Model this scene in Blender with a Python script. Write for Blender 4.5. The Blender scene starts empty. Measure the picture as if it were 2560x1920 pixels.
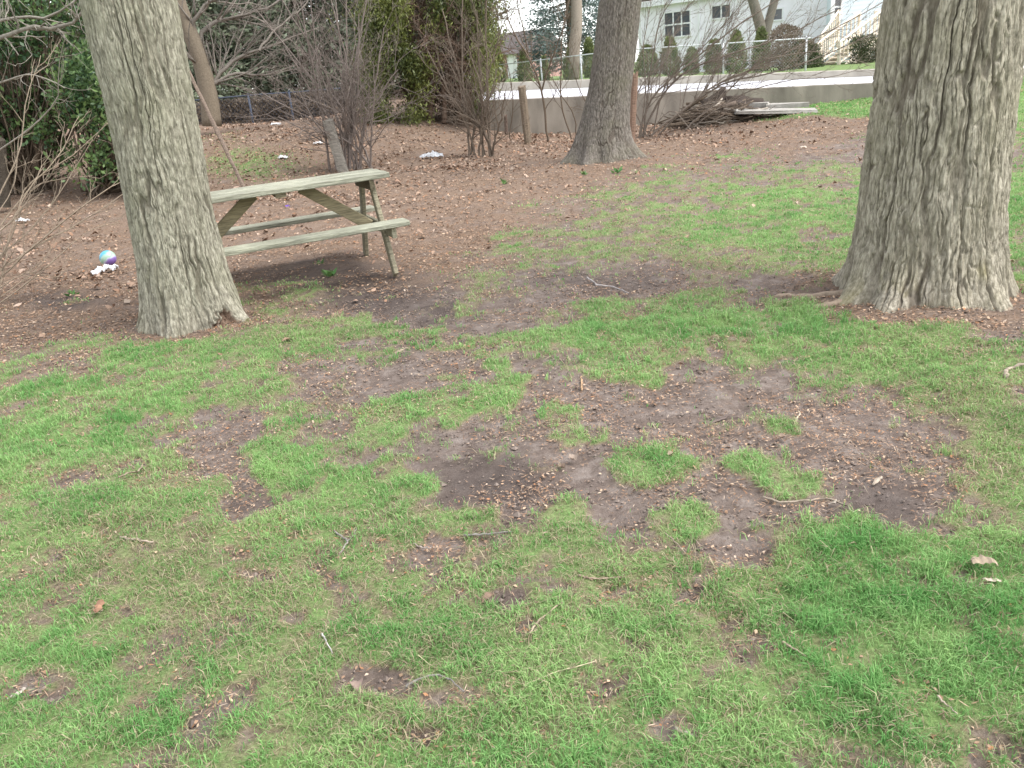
import bpy, math, random
import numpy as np
from mathutils import Matrix, Vector

# ------------------------------------------------------------------ camera, sky, sun, exposure
C = bpy.context.scene.collection
SC = bpy.context.scene
PITCH, ROLL, FPX, CAMH = math.radians(20.3), math.radians(5.3), 2075.0, 1.5
cam = bpy.data.cameras.new('camera'); camo = bpy.data.objects.new('camera', cam); C.objects.link(camo)
cam.sensor_width = 36; cam.lens = FPX / 2560 * 36; cam.clip_start = .05; cam.clip_end = 2000
camo.matrix_world = Matrix.Translation((0, 0, CAMH)) @ Matrix.Rotation(math.pi/2 - PITCH, 4, 'X') @ Matrix.Rotation(-ROLL, 4, 'Z')
SC.camera = camo
SUN_EL, SUN_AZ = math.radians(58), math.radians(110)      # azimuth from +Y towards +X
w = bpy.data.worlds.new('World'); SC.world = w; w.use_nodes = True
nt = w.node_tree; nt.nodes.clear()
sky = nt.nodes.new('ShaderNodeTexSky'); sky.sky_type = 'NISHITA'; sky.sun_disc = False
sky.sun_elevation = SUN_EL; sky.sun_rotation = SUN_AZ; sky.air_density = 1.0; sky.dust_density = 1.0
hs = nt.nodes.new('ShaderNodeHueSaturation'); hs.inputs['Saturation'].default_value = .24
bg = nt.nodes.new('ShaderNodeBackground'); bg.inputs['Strength'].default_value = .15
wo = nt.nodes.new('ShaderNodeOutputWorld')
nt.links.new(sky.outputs[0], hs.inputs['Color']); nt.links.new(hs.outputs[0], bg.inputs[0]); nt.links.new(bg.outputs[0], wo.inputs[0])
sl = bpy.data.lights.new('sun', 'SUN'); sl.energy = 1.3; sl.angle = math.radians(35); sl.color = (1, .96, .9)
so = bpy.data.objects.new('sun', sl); C.objects.link(so)
sdir = Vector((math.sin(SUN_AZ)*math.cos(SUN_EL), math.cos(SUN_AZ)*math.cos(SUN_EL), math.sin(SUN_EL)))
so.rotation_euler = sdir.to_track_quat('Z', 'Y').to_euler(); so.location = (0, 0, 30)
SC.view_settings.view_transform = 'Standard'; SC.view_settings.look = 'None'
SC.view_settings.gamma = 1; SC.view_settings.exposure = 1.68
SC.cycles.max_bounces = 6; SC.cycles.transparent_max_bounces = 6

# ------------------------------------------------------------------ photo measurements -> world
rng = np.random.default_rng(7); random.seed(7)
CR, SR, CP, SP = math.cos(ROLL), math.sin(ROLL), math.cos(PITCH), math.sin(PITCH)
KPX = 2560 / 2212
def W3(px, py, d):
    """point at forward distance d seen at photo position px, py (photo taken as 2212 wide)"""
    u = px*KPX - 1280; v = py*KPX - 960
    a = u*CR - v*SR; b = u*SR + v*CR
    r = np.array([a/FPX, CP - b/FPX*SP, -SP - b/FPX*CP])
    return np.array([0, 0, CAMH]) + r / r[1] * d
def PX(x, y, z):
    yy = np.maximum(y, .3); zz = z - CAMH
    dep = yy*CP - zz*SP; up = yy*SP + zz*CP
    u = x/dep*FPX; v = -up/dep*FPX
    return (1280 + u*CR + v*SR)/KPX, (960 - u*SR + v*CR)/KPX
# terrain: thin plate spline through measured points
ctl = [(x, y, 0.) for x in (-9, -6, -3, 0, 3, 6, 9) for y in (-8, -4, 0, 3, 6, 9)]
for p in [(480, 272, 26), (650, 262, 26), (900, 257, 20), (1000, 219, 25), (550, 228, 33), (600, 196, 46), (300, 240, 34),
          (0, 470, 12.5), (1095, 292, 20.3), (1895, 214, 18.7), (2205, 169, 18.2), (1700, 246, 17.3), (1290, 362, 12.4), (1040, 338, 15.8),
          (200, 400, 15), (0, 300, 22)]:
    ctl.append(tuple(W3(*p)))
ctl = np.array(ctl)
def _tps(r2): return np.where(r2 > 1e-9, r2*np.log(np.maximum(r2, 1e-9)), 0)
_n = len(ctl); _A = np.zeros((_n+3, _n+3))
_A[:_n, :_n] = _tps(((ctl[:, None, :2]-ctl[None, :, :2])**2).sum(-1)) + np.eye(_n)*2.0
_A[:_n, _n] = 1; _A[:_n, _n+1:] = ctl[:, :2]; _A[_n:, :_n] = _A[:_n, _n:].T
_sol = np.linalg.solve(_A, np.concatenate([ctl[:, 2], np.zeros(3)]))
def terr0(x, y):
    x = np.clip(np.asarray(x, float), -22, 14); y = np.clip(np.asarray(y, float), -9, 46)
    z = _sol[_n] + _sol[_n+1]*x + _sol[_n+2]*y
    for (cx, cy, _), wgt in zip(ctl, _sol[:_n]): z = z + wgt*_tps((x-cx)**2 + (y-cy)**2)
    return z
# retaining wall, road and kerb lines, from the photo
wL, wR, wRR = W3(1050, 217, 20.5), W3(1895, 178, 19), W3(2420, 128, 18.3)
kL, kR, kRR = W3(1080, 197, 27), W3(1895, 164.5, 24), W3(2420, 128, 21.5)
def pl(x, A, B, D, k):
    t = (x-A[0])/(B[0]-A[0]); t2 = (x-B[0])/(D[0]-B[0])
    return np.where(x < B[0], A[k] + np.clip(t, -3, 9)*(B[k]-A[k]), B[k] + np.clip(t2, 0, 8)*(D[k]-B[k]))
def wally(x): return pl(x, wL, wR, wRR, 1)
def wallz(x): return np.clip(pl(x, wL, wR, wRR, 2), .3, 1.1)
def kerby(x): return pl(x, kL, kR, kRR, 1)
def kerbz(x): return np.clip(pl(x, kL, kR, kRR, 2), .2, 1.2)
def sstep(a, b, x):
    t = np.clip((x-a)/(b-a), 0, 1); return t*t*(3-2*t)
def highz(x, y):
    t = (y-wally(x))/(kerby(x)-wally(x))
    road = wallz(x) + (kerbz(x)-wallz(x))*np.clip(t, 0, 1) - .06
    lawn = kerbz(x) + .17 + (y-kerby(x)-.25)*.004
    return np.where(y <= np.maximum(kerby(x), wally(x)+1.5)+.2, road, np.minimum(lawn, road + (y-kerby(x))*1.2 + .0))
def terr(x, y):
    x = np.asarray(x, float); y = np.asarray(y, float)
    lo = terr0(x, y); back = y > wally(x) + .1
    wgt = sstep(wL[0]-1.6, wL[0]-.3, x)
    return np.where(back, lo*(1-wgt) + highz(x, y)*wgt, lo)
def T(x, y): return float(terr(x, y))
def G(px, py, far=24.):
    """ground point seen at photo position"""
    lo, hi = .8, far
    f = lambda d: (lambda q: q[2]-T(q[0], q[1]))(W3(px, py, d))
    for d in np.arange(1., far, .1):
        if f(d) <= 0: hi = d; lo = d-.1; break
    for _ in range(30):
        m = (lo+hi)/2
        if f(m) > 0: lo = m
        else: hi = m
    q = W3(px, py, hi); q[2] = T(q[0], q[1]); return q

# ------------------------------------------------------------------ noise
_perm = np.random.default_rng(3).permutation(512).astype(np.int64)
def _h(i, j, k): return _perm[(_perm[(_perm[i & 511] + j) & 511] + k) & 511]
def vn(x, y, z=0.):
    x, y, z = np.broadcast_arrays(np.asarray(x, float), np.asarray(y, float), np.asarray(z, float))
    i, j, k = [np.floor(a).astype(np.int64) for a in (x, y, z)]
    fx, fy, fz = x-i, y-j, z-k
    u, v, s = [t*t*t*(t*(t*6-15)+10) for t in (fx, fy, fz)]
    o = 0
    for a in (0, 1):
        for b in (0, 1):
            for c in (0, 1):
                val = _h(i+a, j+b, k+c)/255.5 - 1
                o = o + val*(u if a else 1-u)*(v if b else 1-v)*(s if c else 1-s)
    return o
def fbm(x, y, z=0., n=4, g=.5):
    o = 0; a = 1; f = 1
    for q in range(n): o = o + a*vn(np.asarray(x)*f+q*17.3, np.asarray(y)*f+q*5.1, np.asarray(z)*f); a *= g; f *= 2.03
    return o
def worley(u, v, per):
    """2D cells, periodic in u with integer period; returns F1, F2-F1, cell id noise"""
    i = np.floor(u).astype(np.int64); j = np.floor(v).astype(np.int64)
    f1 = np.full(u.shape, 9.); f2 = np.full(u.shape, 9.); cid = np.zeros(u.shape)
    for a in (-1, 0, 1):
        for b in (-1, 0, 1):
            ii = (i+a) % per; jj = j+b
            px = i+a + _h(ii, jj, 5*np.ones_like(ii))/511.; py = jj + _h(ii, jj, 9*np.ones_like(ii))/511.
            d = np.hypot(px-u, py-v); c = _h(ii, jj, 11*np.ones_like(ii))/511.
            m = d < f1
            f2 = np.where(m, f1, np.minimum(f2, d)); cid = np.where(m, c, cid); f1 = np.where(m, d, f1)
    return f1, f2-f1, cid

# ------------------------------------------------------------------ mesh helpers
def mesh_obj(name, V, F, mat, parent=None, col=None, smooth=False, loc=None):
    V = np.asarray(V, np.float32).copy()
    if loc is not None: V -= np.asarray(loc, np.float32)
    Fs = [np.asarray(f, np.int32) for f in (F if isinstance(F, list) else [F]) if len(f)]
    me = bpy.data.meshes.new(name)
    lp = np.concatenate([f.ravel() for f in Fs]); tot = np.concatenate([np.full(len(f), f.shape[1], np.int32) for f in Fs])
    st = np.concatenate([[0], np.cumsum(tot)[:-1]]).astype(np.int32)
    me.vertices.add(len(V)); me.vertices.foreach_set('co', V.ravel())
    me.loops.add(len(lp)); me.loops.foreach_set('vertex_index', lp)
    me.polygons.add(len(tot)); me.polygons.foreach_set('loop_start', st)
    me.polygons.foreach_set('use_smooth', np.full(len(tot), smooth, bool))
    me.update(calc_edges=True)
    if col is not None:
        col = np.asarray(col, np.float32)
        if col.shape[1] == 3: col = np.concatenate([col, np.ones((len(col), 1), np.float32)], 1)
        at = me.color_attributes.new('Col', 'FLOAT_COLOR', 'POINT'); at.data.foreach_set('color', col.ravel())
    me.materials.append(mat)
    o = bpy.data.objects.new(name, me); C.objects.link(o)
    if loc is not None: o.location = tuple(float(a) for a in loc)
    if parent is not None:
        o.parent = parent
        if parent.get('_base') is not None: pass
    return o
def tag(o, label, cat, group=None, kind=None):
    if label: o['label'] = label
    if cat: o['category'] = cat
    if group: o['group'] = group
    if kind: o['kind'] = kind
    return o
def thing(name, label, cat, loc=(0, 0, 0), group=None, rot=None):
    o = bpy.data.objects.new(name, None); C.objects.link(o); o.empty_display_size = .1
    o.location = tuple(float(a) for a in loc)
    if rot is not None: o.rotation_euler = rot
    return tag(o, label, cat, group)
class MB:
    def __init__(s): s.v = []; s.q = []; s.t = []; s.c = []; s.n = 0
    def add(s, V, Q=None, Tt=None, col=None):
        V = np.asarray(V, float)
        if Q is not None and len(Q): s.q.append(np.asarray(Q)+s.n)
        if Tt is not None and len(Tt): s.t.append(np.asarray(Tt)+s.n)
        s.v.append(V); s.n += len(V)
        if col is None: col = (1, 1, 1)
        c = np.asarray(col, float); s.c.append(np.broadcast_to(c, (len(V), 3)) if c.ndim == 1 else c)
    def box(s, c, size, M=None, col=None, taper=None, jit=0):
        x, y, z = np.array(size)/2
        V = np.array([[-x,-y,-z],[x,-y,-z],[x,y,-z],[-x,y,-z],[-x,-y,z],[x,-y,z],[x,y,z],[-x,y,z]])
        if jit: V = V + np.random.default_rng(int(abs(c[0])*999+abs(c[2])*77)+1).normal(0, jit, V.shape)
        if M is not None: V = V @ np.asarray(M).T
        s.add(V + np.asarray(c), [[0,3,2,1],[4,5,6,7],[0,1,5,4],[1,2,6,5],[2,3,7,6],[3,0,4,7]], col=col)
    def tube(s, P, R, k=5, col=None, cap=True):
        P = np.asarray(P, float); R = np.broadcast_to(np.asarray(R, float), (len(P),)); n = len(P)
        tn = np.gradient(P, axis=0); tn /= np.linalg.norm(tn, axis=1, keepdims=True)+1e-9
        ref = np.array([0, 0, 1.]) if abs(tn[0, 2]) < .8 else np.array([1., 0, 0])
        a = np.cross(tn, ref); a /= np.linalg.norm(a, axis=1, keepdims=True)+1e-9; b = np.cross(tn, a)
        th = np.arange(k)*2*math.pi/k
        V = P[:, None] + R[:, None, None]*(np.cos(th)[None, :, None]*a[:, None] + np.sin(th)[None, :, None]*b[:, None])
        i = np.arange(n-1)[:, None]*k; j = np.arange(k)[None]; j2 = (j+1) % k
        Q = np.stack([i+j, i+k+j, i+k+j2, i+j2], -1).reshape(-1, 4)
        V = V.reshape(-1, 3); Tt = None
        if cap:
            V = np.concatenate([V, P[:1], P[-1:]]); e = n*k
            Tt = [[e, q, (q+1) % k] for q in range(k)] + [[e+1, (n-1)*k+(q+1) % k, (n-1)*k+q] for q in range(k)]
        if col is not None and np.asarray(col).ndim == 2:
            col = np.repeat(np.asarray(col), k, 0); 
            if cap: col = np.concatenate([col, col[:1], col[-1:]])
        s.add(V, Q, Tt, col)
    def build(s, name, mat, parent=None, smooth=False, loc=None):
        F = []
        if s.q: F.append(np.concatenate(s.q))
        if s.t: F.append(np.concatenate(s.t))
        return mesh_obj(name, np.concatenate(s.v), F, mat, parent, np.concatenate(s.c), smooth, loc)

# ------------------------------------------------------------------ materials
def mat(name, base=(.5, .5, .5), rough=.8, var=.0, scale=20., vcol=False, bump=0., bscale=60., spec=.3, stretch=None, col2=None, trans=0., coord='Object', detail=6.):
    m = bpy.data.materials.new(name); m.use_nodes = True; N = m.node_tree.nodes; L = m.node_tree.links
    p = N['Principled BSDF']; p.inputs['Roughness'].default_value = rough; p.inputs['Specular IOR Level'].default_value = spec
    tc = N.new('ShaderNodeTexCoord'); mp = N.new('ShaderNodeMapping'); L.new(tc.outputs[coord], mp.inputs[0])
    if stretch: mp.inputs['Scale'].default_value = stretch
    src = None
    if vcol:
        a = N.new('ShaderNodeVertexColor'); a.layer_name = 'Col'
        mx = N.new('ShaderNodeMix'); mx.data_type = 'RGBA'; mx.blend_type = 'MULTIPLY'; mx.inputs['Factor'].default_value = 1
        L.new(a.outputs[0], mx.inputs['A']); mx.inputs['B'].default_value = (*base, 1); src = mx.outputs['Result']
    if var or col2:
        nz = N.new('ShaderNodeTexNoise'); nz.inputs['Scale'].default_value = scale; nz.inputs['Detail'].default_value = detail
        L.new(mp.outputs[0], nz.inputs['Vector'])
        rp = N.new('ShaderNodeValToRGB'); e = rp.color_ramp.elements; e[0].position = .3; e[1].position = .7
        c2 = col2 or tuple(min(1, c*(1+var)) for c in base); c1 = base if col2 else tuple(c*(1-var) for c in base)
        if vcol: c1, c2 = (1-var,)*3, (1+var,)*3
        e[0].color = (*c1, 1); e[1].color = (*c2, 1); L.new(nz.outputs[0], rp.inputs[0])
        if src is not None:
            m2 = N.new('ShaderNodeMix'); m2.data_type = 'RGBA'; m2.blend_type = 'MULTIPLY'; m2.inputs['Factor'].default_value = 1
            L.new(src, m2.inputs['A']); L.new(rp.outputs[0], m2.inputs['B']); src = m2.outputs['Result']
        else: src = rp.outputs[0]
    if src is not None: L.new(src, p.inputs['Base Color'])
    else: p.inputs['Base Color'].default_value = (*base, 1)
    if bump:
        n2 = N.new('ShaderNodeTexNoise'); n2.inputs['Scale'].default_value = bscale; n2.inputs['Detail'].default_value = 8
        L.new(mp.outputs[0], n2.inputs['Vector'])
        b = N.new('ShaderNodeBump'); b.inputs['Strength'].default_value = bump; b.inputs['Distance'].default_value = .02
        L.new(n2.outputs[0], b.inputs['Height']); L.new(b.outputs[0], p.inputs['Normal'])
    if trans:
        out = N['Material Output']; tr = N.new('ShaderNodeBsdfTranslucent'); ms = N.new('ShaderNodeMixShader'); ms.inputs[0].default_value = trans
        if src is not None: L.new(src, tr.inputs[0])
        else: tr.inputs[0].default_value = (*base, 1)
        L.new(p.outputs[0], ms.inputs[1]); L.new(tr.outputs[0], ms.inputs[2]); L.new(ms.outputs[0], out.inputs[0])
    return m
M_grass = mat('grass_blade', (1, 1, 1), .55, vcol=True, trans=.35, spec=.25)
M_leaf = mat('leaf_foliage', (1, 1, 1), .45, vcol=True, trans=.2, spec=.35)
M_litter = mat('dead_leaf', (1, 1, 1), .85, vcol=True, spec=.15)
M_twig = mat('twig_bark', (1, 1, 1), .9, vcol=True, spec=.15, var=.25, scale=40)
M_wood = mat('weathered_wood', (1, 1, 1), .85, vcol=True, spec=.2, var=.42, scale=7, stretch=(1.0, 16, 16), bump=.8, bscale=16, detail=10)
M_conc = mat('concrete', (.25, .222, .185), .9, var=.36, scale=2.0, stretch=(1.4, 1.4, .5), bump=.3, bscale=50, detail=9)
M_kerb = mat('kerb_concrete', (.36, .33, .28), .9, var=.18, scale=2.5, bump=.2)
M_road = mat('road_asphalt', (.50, .50, .53), .75, var=.07, scale=1.5, bump=.15, bscale=200)
M_white = mat('white_siding', (.90, .875, .92), .6, var=.03, scale=3)
M_blue = mat('pale_blue_siding', (.70, .78, .84), .6, var=.03, scale=3)
M_trim = mat('white_trim', (.85, .85, .86), .5)
M_glass = mat('window_glass', (.10, .105, .12), .12, spec=.6)
M_roof = mat('roof_shingle', (.10, .085, .08), .9, var=.3, scale=14)
M_cream = mat('cream_paint', (.82, .72, .60), .6, var=.06, scale=6)
M_metal = mat('galvanised_metal', (.55, .56, .58), .4, spec=.5)
M_dmetal = mat('dark_rail_metal', (.06, .07, .095), .7, spec=.2)
M_brick = mat('red_brick', (.36, .20, .17), .9, col2=(.45, .28, .25), scale=30)
M_plain = mat('painted_plastic', (1, 1, 1), .5, vcol=True, var=.06, scale=30)

# ------------------------------------------------------------------ ground cover map (photo-measured patches lying on the ground)
edge = np.array([(-900,820),(0,775),(150,745),(330,705),(540,680),(640,655),(760,665),(850,650),(960,615),(1060,570),(1120,500),(1200,450),(1350,400),(1500,365),(1650,335),(1900,300),(2212,215),(3200,120)], float)
bare = [ # cx, cy, rx, ry, strength
 (750,815,100,60,1),(1055,705,120,26,.9),(1130,805,110,52,1),(930,790,150,36,.8),(1290,872,150,58,1.1),(1560,845,170,55,1.1),(1520,915,190,55,1),(1110,965,170,50,1),
 (1060,1042,140,58,1.2),(1290,1000,160,45,1),(1800,945,220,75,1.1),(1960,1000,140,75,1),(1900,1085,90,62,1.1),(1650,1100,150,95,1),(1380,1090,120,62,1),(1600,1180,110,48,1),
 (440,940,110,36,.9),(470,1000,90,38,.9),(530,1072,50,32,1.1),(1500,1268,55,22,1),(85,1485,75,22,.72),(800,1492,100,30,.72),(1490,1605,60,28,.72),(945,1620,50,24,.62),
 (1310,1490,40,25,.6),(1080,1300,40,20,.8),(910,1210,50,28,.9),(570,1250,60,18,.7),(1190,1275,60,16,.6),(820,975,90,30,.7),(1290,605,190,26,.9),(1720,625,160,30,1),
 (880,640,110,30,1.1),(800,672,110,22,1),(940,675,60,16,1),(1785,508,50,13,.8),(2185,700,90,36,.9),(1900,330,190,26,.8),(2190,345,70,30,.7),(1500,560,150,20,.3),(1160,660,120,28,.7),
 (560,790,60,16,.5),(1860,1160,160,30,.5),(2130,1250,60,25,.8),(330,1190,130,30,.35),(700,930,80,25,.5),(1600,790,120,22,.6),(2030,900,80,40,.5),(1420,1160,120,26,.5),
 (60,800,110,25,.5),(260,740,90,20,.5),(690,870,60,20,.6),(1170,890,80,26,.7),(960,870,80,18,.4),(1250,690,60,15,.6),(300,1060,70,16,.4),(700,1170,70,16,.4),(1400,600,80,24,.7),
 (1120,1380,50,18,.5),(640,1390,60,15,.35),(1540,1390,60,20,.5),(380,1330,60,18,.4),(2080,1140,60,30,.5),(1240,1580,50,20,.45),(160,1290,60,15,.4),(690,760,50,14,.6),(840,760,80,12,.5)]
tuft = [(1090,858,50,38,1.3),(1035,890,35,16,.9),(1080,795,40,20,.8),(1140,830,30,12,.7),(1220,905,42,30,1.1),(1275,940,46,22,.9),(1230,960,46,20,.7),(1405,1015,85,46,1.2),(1650,1015,90,32,1),(1700,1045,80,32,1.1),
 (1480,1130,85,34,1),(1845,1162,62,34,1.2),(1700,938,34,20,.8),(1770,1020,30,16,.5),(600,1000,90,60,.7),(760,1070,60,30,.8),(900,1050,50,30,.7),(1300,925,30,16,.5),(1040,840,40,20,.6),(1380,820,70,22,.7),(1600,1010,30,18,.5),(830,720,70,20,.4),(960,760,40,14,.4),(1080,735,50,14,.5),(1290,660,80,24,.5),(1560,1030,20,10,.4)]
lush = [(1950,1360,420,260,1),(2100,1180,200,120,.8),(1600,720,330,80,.9),(120,960,260,200,.6),(300,1520,420,170,.4),(1480,1400,260,140,.5),(1180,1120,220,60,.5),(1400,780,200,60,.6),(700,1120,220,90,.4),(1990,480,160,130,.6),(2200,450,150,220,.7),(1700,490,250,80,.5),(1200,1480,250,120,.3),(1850,235,160,40,1),(2200,240,120,60,1),(560,960,120,60,.4)]
straw = [(640,695,230,55,1),(280,1190,280,90,.9),(950,1160,330,70,.5),(1650,600,330,60,.5),(1700,760,260,70,.3),(2120,960,140,140,.8),(500,1300,320,90,.7),(1430,1240,380,70,.5),(900,1520,240,120,.5),(1000,640,300,60,.7),(1250,480,230,80,.5),(2000,760,220,60,.4),(1560,1320,200,80,.4),(700,1460,200,80,.5),(1900,1600,300,100,.3)]
def ell(px, py, L, p=1.0):
    o = np.zeros(np.shape(px))
    for cx, cy, rx, ry, s in L:
        o = np.maximum(o, s*np.exp(-(((px-cx)/(rx*p))**2 + ((py-cy)/(ry*p))**2)**1.5*.8))
    return o
TREES = [(-2.30, 5.98, .42), (2.52, 4.92, .60), (1.78, 14.2, .75)]
def cover(x, y):
    z = terr0(x, y); px, py = PX(x, y, z)
    n1 = fbm(x*2.1, y*2.1, 3., 4); n2 = fbm(x*7, y*7, 9., 3); n3 = fbm(x*18, y*18, 1.5, 2)
    e = np.interp(px, edge[:, 0], edge[:, 1])
    sc = np.clip(py/700, .35, 1.2)
    base = sstep(-60, 80, (py-e)/sc + n1*60 + n2*42 + n3*22)
    far_l = (px > 1150) & (py < 640)
    b = ell(px + n1*55*sc, py + n2*30*sc, bare, 1.2); t = ell(px + n1*14, py + n2*8, tuft); l = ell(px, py, lush); s = ell(px, py, straw)
    cov = base*(.80 + .30*n1 + .50*n2 + .42*n3) - 1.2*sstep(.20, .82, b + .34*n2 + .34*n3) * base
    cov = cov + .95*sstep(.25, .7, t + .16*n3) + .3*l*base
    # thin far lawn mixes with needles
    cov = np.where(far_l, cov*(.45 + .4*sstep(0, 170, py-e) + .3*n2 + .25*l), cov)
    # bright strip of lawn in front of the wall, right
    strip = sstep(1560, 1640, px + (py-215)*.9)*sstep(262, 250, py + n1*6)
    cov = np.maximum(cov, np.where(py < 275, strip*.95, 0))
    # small green patch in the litter behind the table, left
    cov = np.maximum(cov, .62*ell(px, py, [(540,355,120,36,1),(480,300,60,14,.4)]) + .35*n2*ell(px, py, [(540,355,110,36,1)]))
    for tx_, ty_, tr_ in TREES:
        dd_ = np.hypot(x-tx_, y-ty_) + .07*n2 + .05*n3; cov = cov*sstep(tr_, tr_+.20, dd_)
    cov = np.clip(cov, 0, 1.25)
    back = y < .9
    cov = np.where(back, np.clip(.85+.3*n1+.3*n2, 0, 1), cov); 
    litter = 1 - base
    for tx_, ty_, tr_ in TREES: litter = np.maximum(litter, .85*sstep(tr_+.35, tr_+.05, np.hypot(x-tx_, y-ty_)+.1*n2))
    litter = np.where(back, .1, litter)
    dark = np.maximum(ell(px + n1*20, py + n2*12, [(140,650,85,20,1),(820,640,130,40,1),(700,600,190,34,.8),(960,675,60,18,.9),(1060,1045,140,55,.9),(1900,1095,80,60,.7),(530,1072,50,32,.6),(720,575,150,20,.6),(1300,605,150,18,.6)]), 0)  # dark soil; the patches by the table also paint its shadow into the ground
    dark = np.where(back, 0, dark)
    return cov, litter, dark, np.clip(l + .3*n1, 0, 1), np.clip(s + .35*n2, 0, 1), px, py

# ------------------------------------------------------------------ ground
NX, NS = 560, 470
s_ = np.concatenate([[-14, -5, -2.2, -1.5], np.linspace(-1.15, 1.15, NX), [1.5, 2.2, 5, 14]])
near = np.concatenate([[-60, -25, -12, -7, -4, -2.5, -1.4, -.7, -.2], .25*np.exp(np.linspace(0, math.log(18/.25), NS))])
far = np.array([.001, .12, .2, .6, 1.2, 2, 3, 4, 5, 6, 6.6, 7, 7.2, 7.35, 7.5, 7.8, 8.4, 9, 10, 12, 14, 17, 20, 24, 30, 45, 80, 200, 600])
rows = []
for y in near:
    hw = 3.2 + .78*max(y, 0); rows.append(('n', y, hw))
for k in far: rows.append(('f', k, 3.2+.78*18))
V = np.zeros((len(rows), len(s_), 3))
for r_, (tp, k, hw) in enumerate(rows):
    x = s_*hw
    if tp == 'n': y = np.full(x.shape, k) if k < 9 else 9 + (k-9)/9.0*(wally(np.clip(x, -25, 25))-9)
    else:
        xc = np.clip(x, -25, 25); wy, ky_ = wally(xc), np.maximum(kerby(xc), wally(xc)+1.5)
        y = wy + (ky_+.17-wy)*(k/7.0) if k <= 7 else ky_ + .23 + (k-7.2)
    V[r_, :, 0] = x; V[r_, :, 1] = y
xx, yy = V[..., 0], V[..., 1]
zz = terr(xx, yy)
front = yy < wally(xx) + .05
nearm = sstep(22, 12, yy)
bmp = .018*fbm(xx*1.3, yy*1.3, 0., 3) + .010*fbm(xx*7, yy*7, 4., 3) + .0055*fbm(xx*28, yy*28, 7., 2)
V[..., 2] = zz + np.where(front, bmp, 0)
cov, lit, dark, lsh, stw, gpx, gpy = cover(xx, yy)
edgeh = .016*sstep(.1, .6, cov)*np.where(front, 1, 0)*nearm          # turf stands slightly proud of the worn soil
V[..., 2] += edgeh
def gz(x, y): return terr(x, y) + .018*fbm(x*1.3, y*1.3, 0., 3) + .010*fbm(x*7, y*7, 4., 3)
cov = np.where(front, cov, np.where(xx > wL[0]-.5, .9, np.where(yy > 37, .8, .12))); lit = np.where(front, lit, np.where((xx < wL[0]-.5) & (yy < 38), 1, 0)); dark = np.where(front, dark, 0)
nr, nc = V.shape[:2]
idx = np.arange(nr*nc).reshape(nr, nc)
Q = np.stack([idx[:-1, :-1], idx[:-1, 1:], idx[1:, 1:], idx[1:, :-1]], -1).reshape(-1, 4)
m = bpy.data.materials.new('ground_soil'); m.use_nodes = True; N = m.node_tree.nodes; L = m.node_tree.links
p = N['Principled BSDF']; p.inputs['Roughness'].default_value = .95; p.inputs['Specular IOR Level'].default_value = .1
at = N.new('ShaderNodeVertexColor'); at.layer_name = 'Col'; sep = N.new('ShaderNodeSeparateColor'); L.new(at.outputs[0], sep.inputs[0])
tc = N.new('ShaderNodeTexCoord')
def noise(sc, det=6, rough=.6):
    n = N.new('ShaderNodeTexNoise'); n.inputs['Scale'].default_value = sc; n.inputs['Detail'].default_value = det; n.inputs['Roughness'].default_value = rough
    L.new(tc.outputs['Object'], n.inputs['Vector']); return n.outputs[0]
def ramp(src, *st):
    r = N.new('ShaderNodeValToRGB'); e = r.color_ramp.elements
    while len(e) < len(st): e.new(.5)
    for q, (po, c) in enumerate(st): e[q].position = po; e[q].color = (*c, 1)
    L.new(src, r.inputs[0]); return r.outputs[0]
def mix(f, a, b):
    n = N.new('ShaderNodeMix'); n.data_type = 'RGBA'
    if isinstance(f, float): n.inputs['Factor'].default_value = f
    else: L.new(f, n.inputs['Factor'])
    L.new(a, n.inputs['A']); L.new(b, n.inputs['B']); return n.outputs['Result']
soil = ramp(noise(9, 9, .7), (.30, (.100, .077, .065)), (.48, (.155, .122, .104)), (.66, (.245, .206, .182)))
dsoil_shade = ramp(noise(14, 8), (.3, (.060, .047, .042)), (.7, (.105, .084, .074)))  # dark soil, also the colour of the table's painted shade
need = ramp(noise(55, 8, .75), (.3, (.085, .058, .041)), (.46, (.160, .111, .080)), (.58, (.235, .168, .122)), (.74, (.335, .255, .195)))
thatch = ramp(noise(110, 10, .8), (.32, (.06, .045, .03)), (.46, (.15, .118, .075)), (.56, (.25, .20, .13)), (.7, (.42, .34, .235)))
green = ramp(noise(85, 10, .75), (.34, (.055, .11, .03)), (.5, (.13, .25, .068)), (.66, (.25, .38, .135)))
lf = N.new('ShaderNodeMath'); lf.operation = 'MULTIPLY_ADD'; L.new(sep.outputs[1], lf.inputs[0]); lf.inputs[1].default_value = .95
nn = noise(2.6, 9, .72); n3 = N.new('ShaderNodeMath'); n3.operation = 'MULTIPLY_ADD'; L.new(nn, n3.inputs[0]); n3.inputs[1].default_value = 2.6; n3.inputs[2].default_value = -1.42
L.new(n3.outputs[0], lf.inputs[2]); lf.use_clamp = True
c = mix(lf.outputs[0], soil, need)
c = mix(sep.outputs[2], c, dsoil_shade)
gm = N.new('ShaderNodeMapRange'); gm.inputs[1].default_value = .12; gm.inputs[2].default_value = .6; gm.inputs[4].default_value = .95; L.new(sep.outputs[0], gm.inputs[0])
gm2 = N.new('ShaderNodeMapRange'); gm2.inputs[1].default_value = .35; gm2.inputs[2].default_value = .95; gm2.inputs[4].default_value = .75; L.new(sep.outputs[0], gm2.inputs[0])
c = mix(gm.outputs[0], c, mix(gm2.outputs[0], thatch, green))
L.new(c, p.inputs['Base Color'])
bp = N.new('ShaderNodeBump'); bp.inputs['Strength'].default_value = .9; bp.inputs['Distance'].default_value = .015; L.new(noise(60, 9, .7), bp.inputs['Height']); L.new(bp.outputs[0], p.inputs['Normal'])
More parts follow.
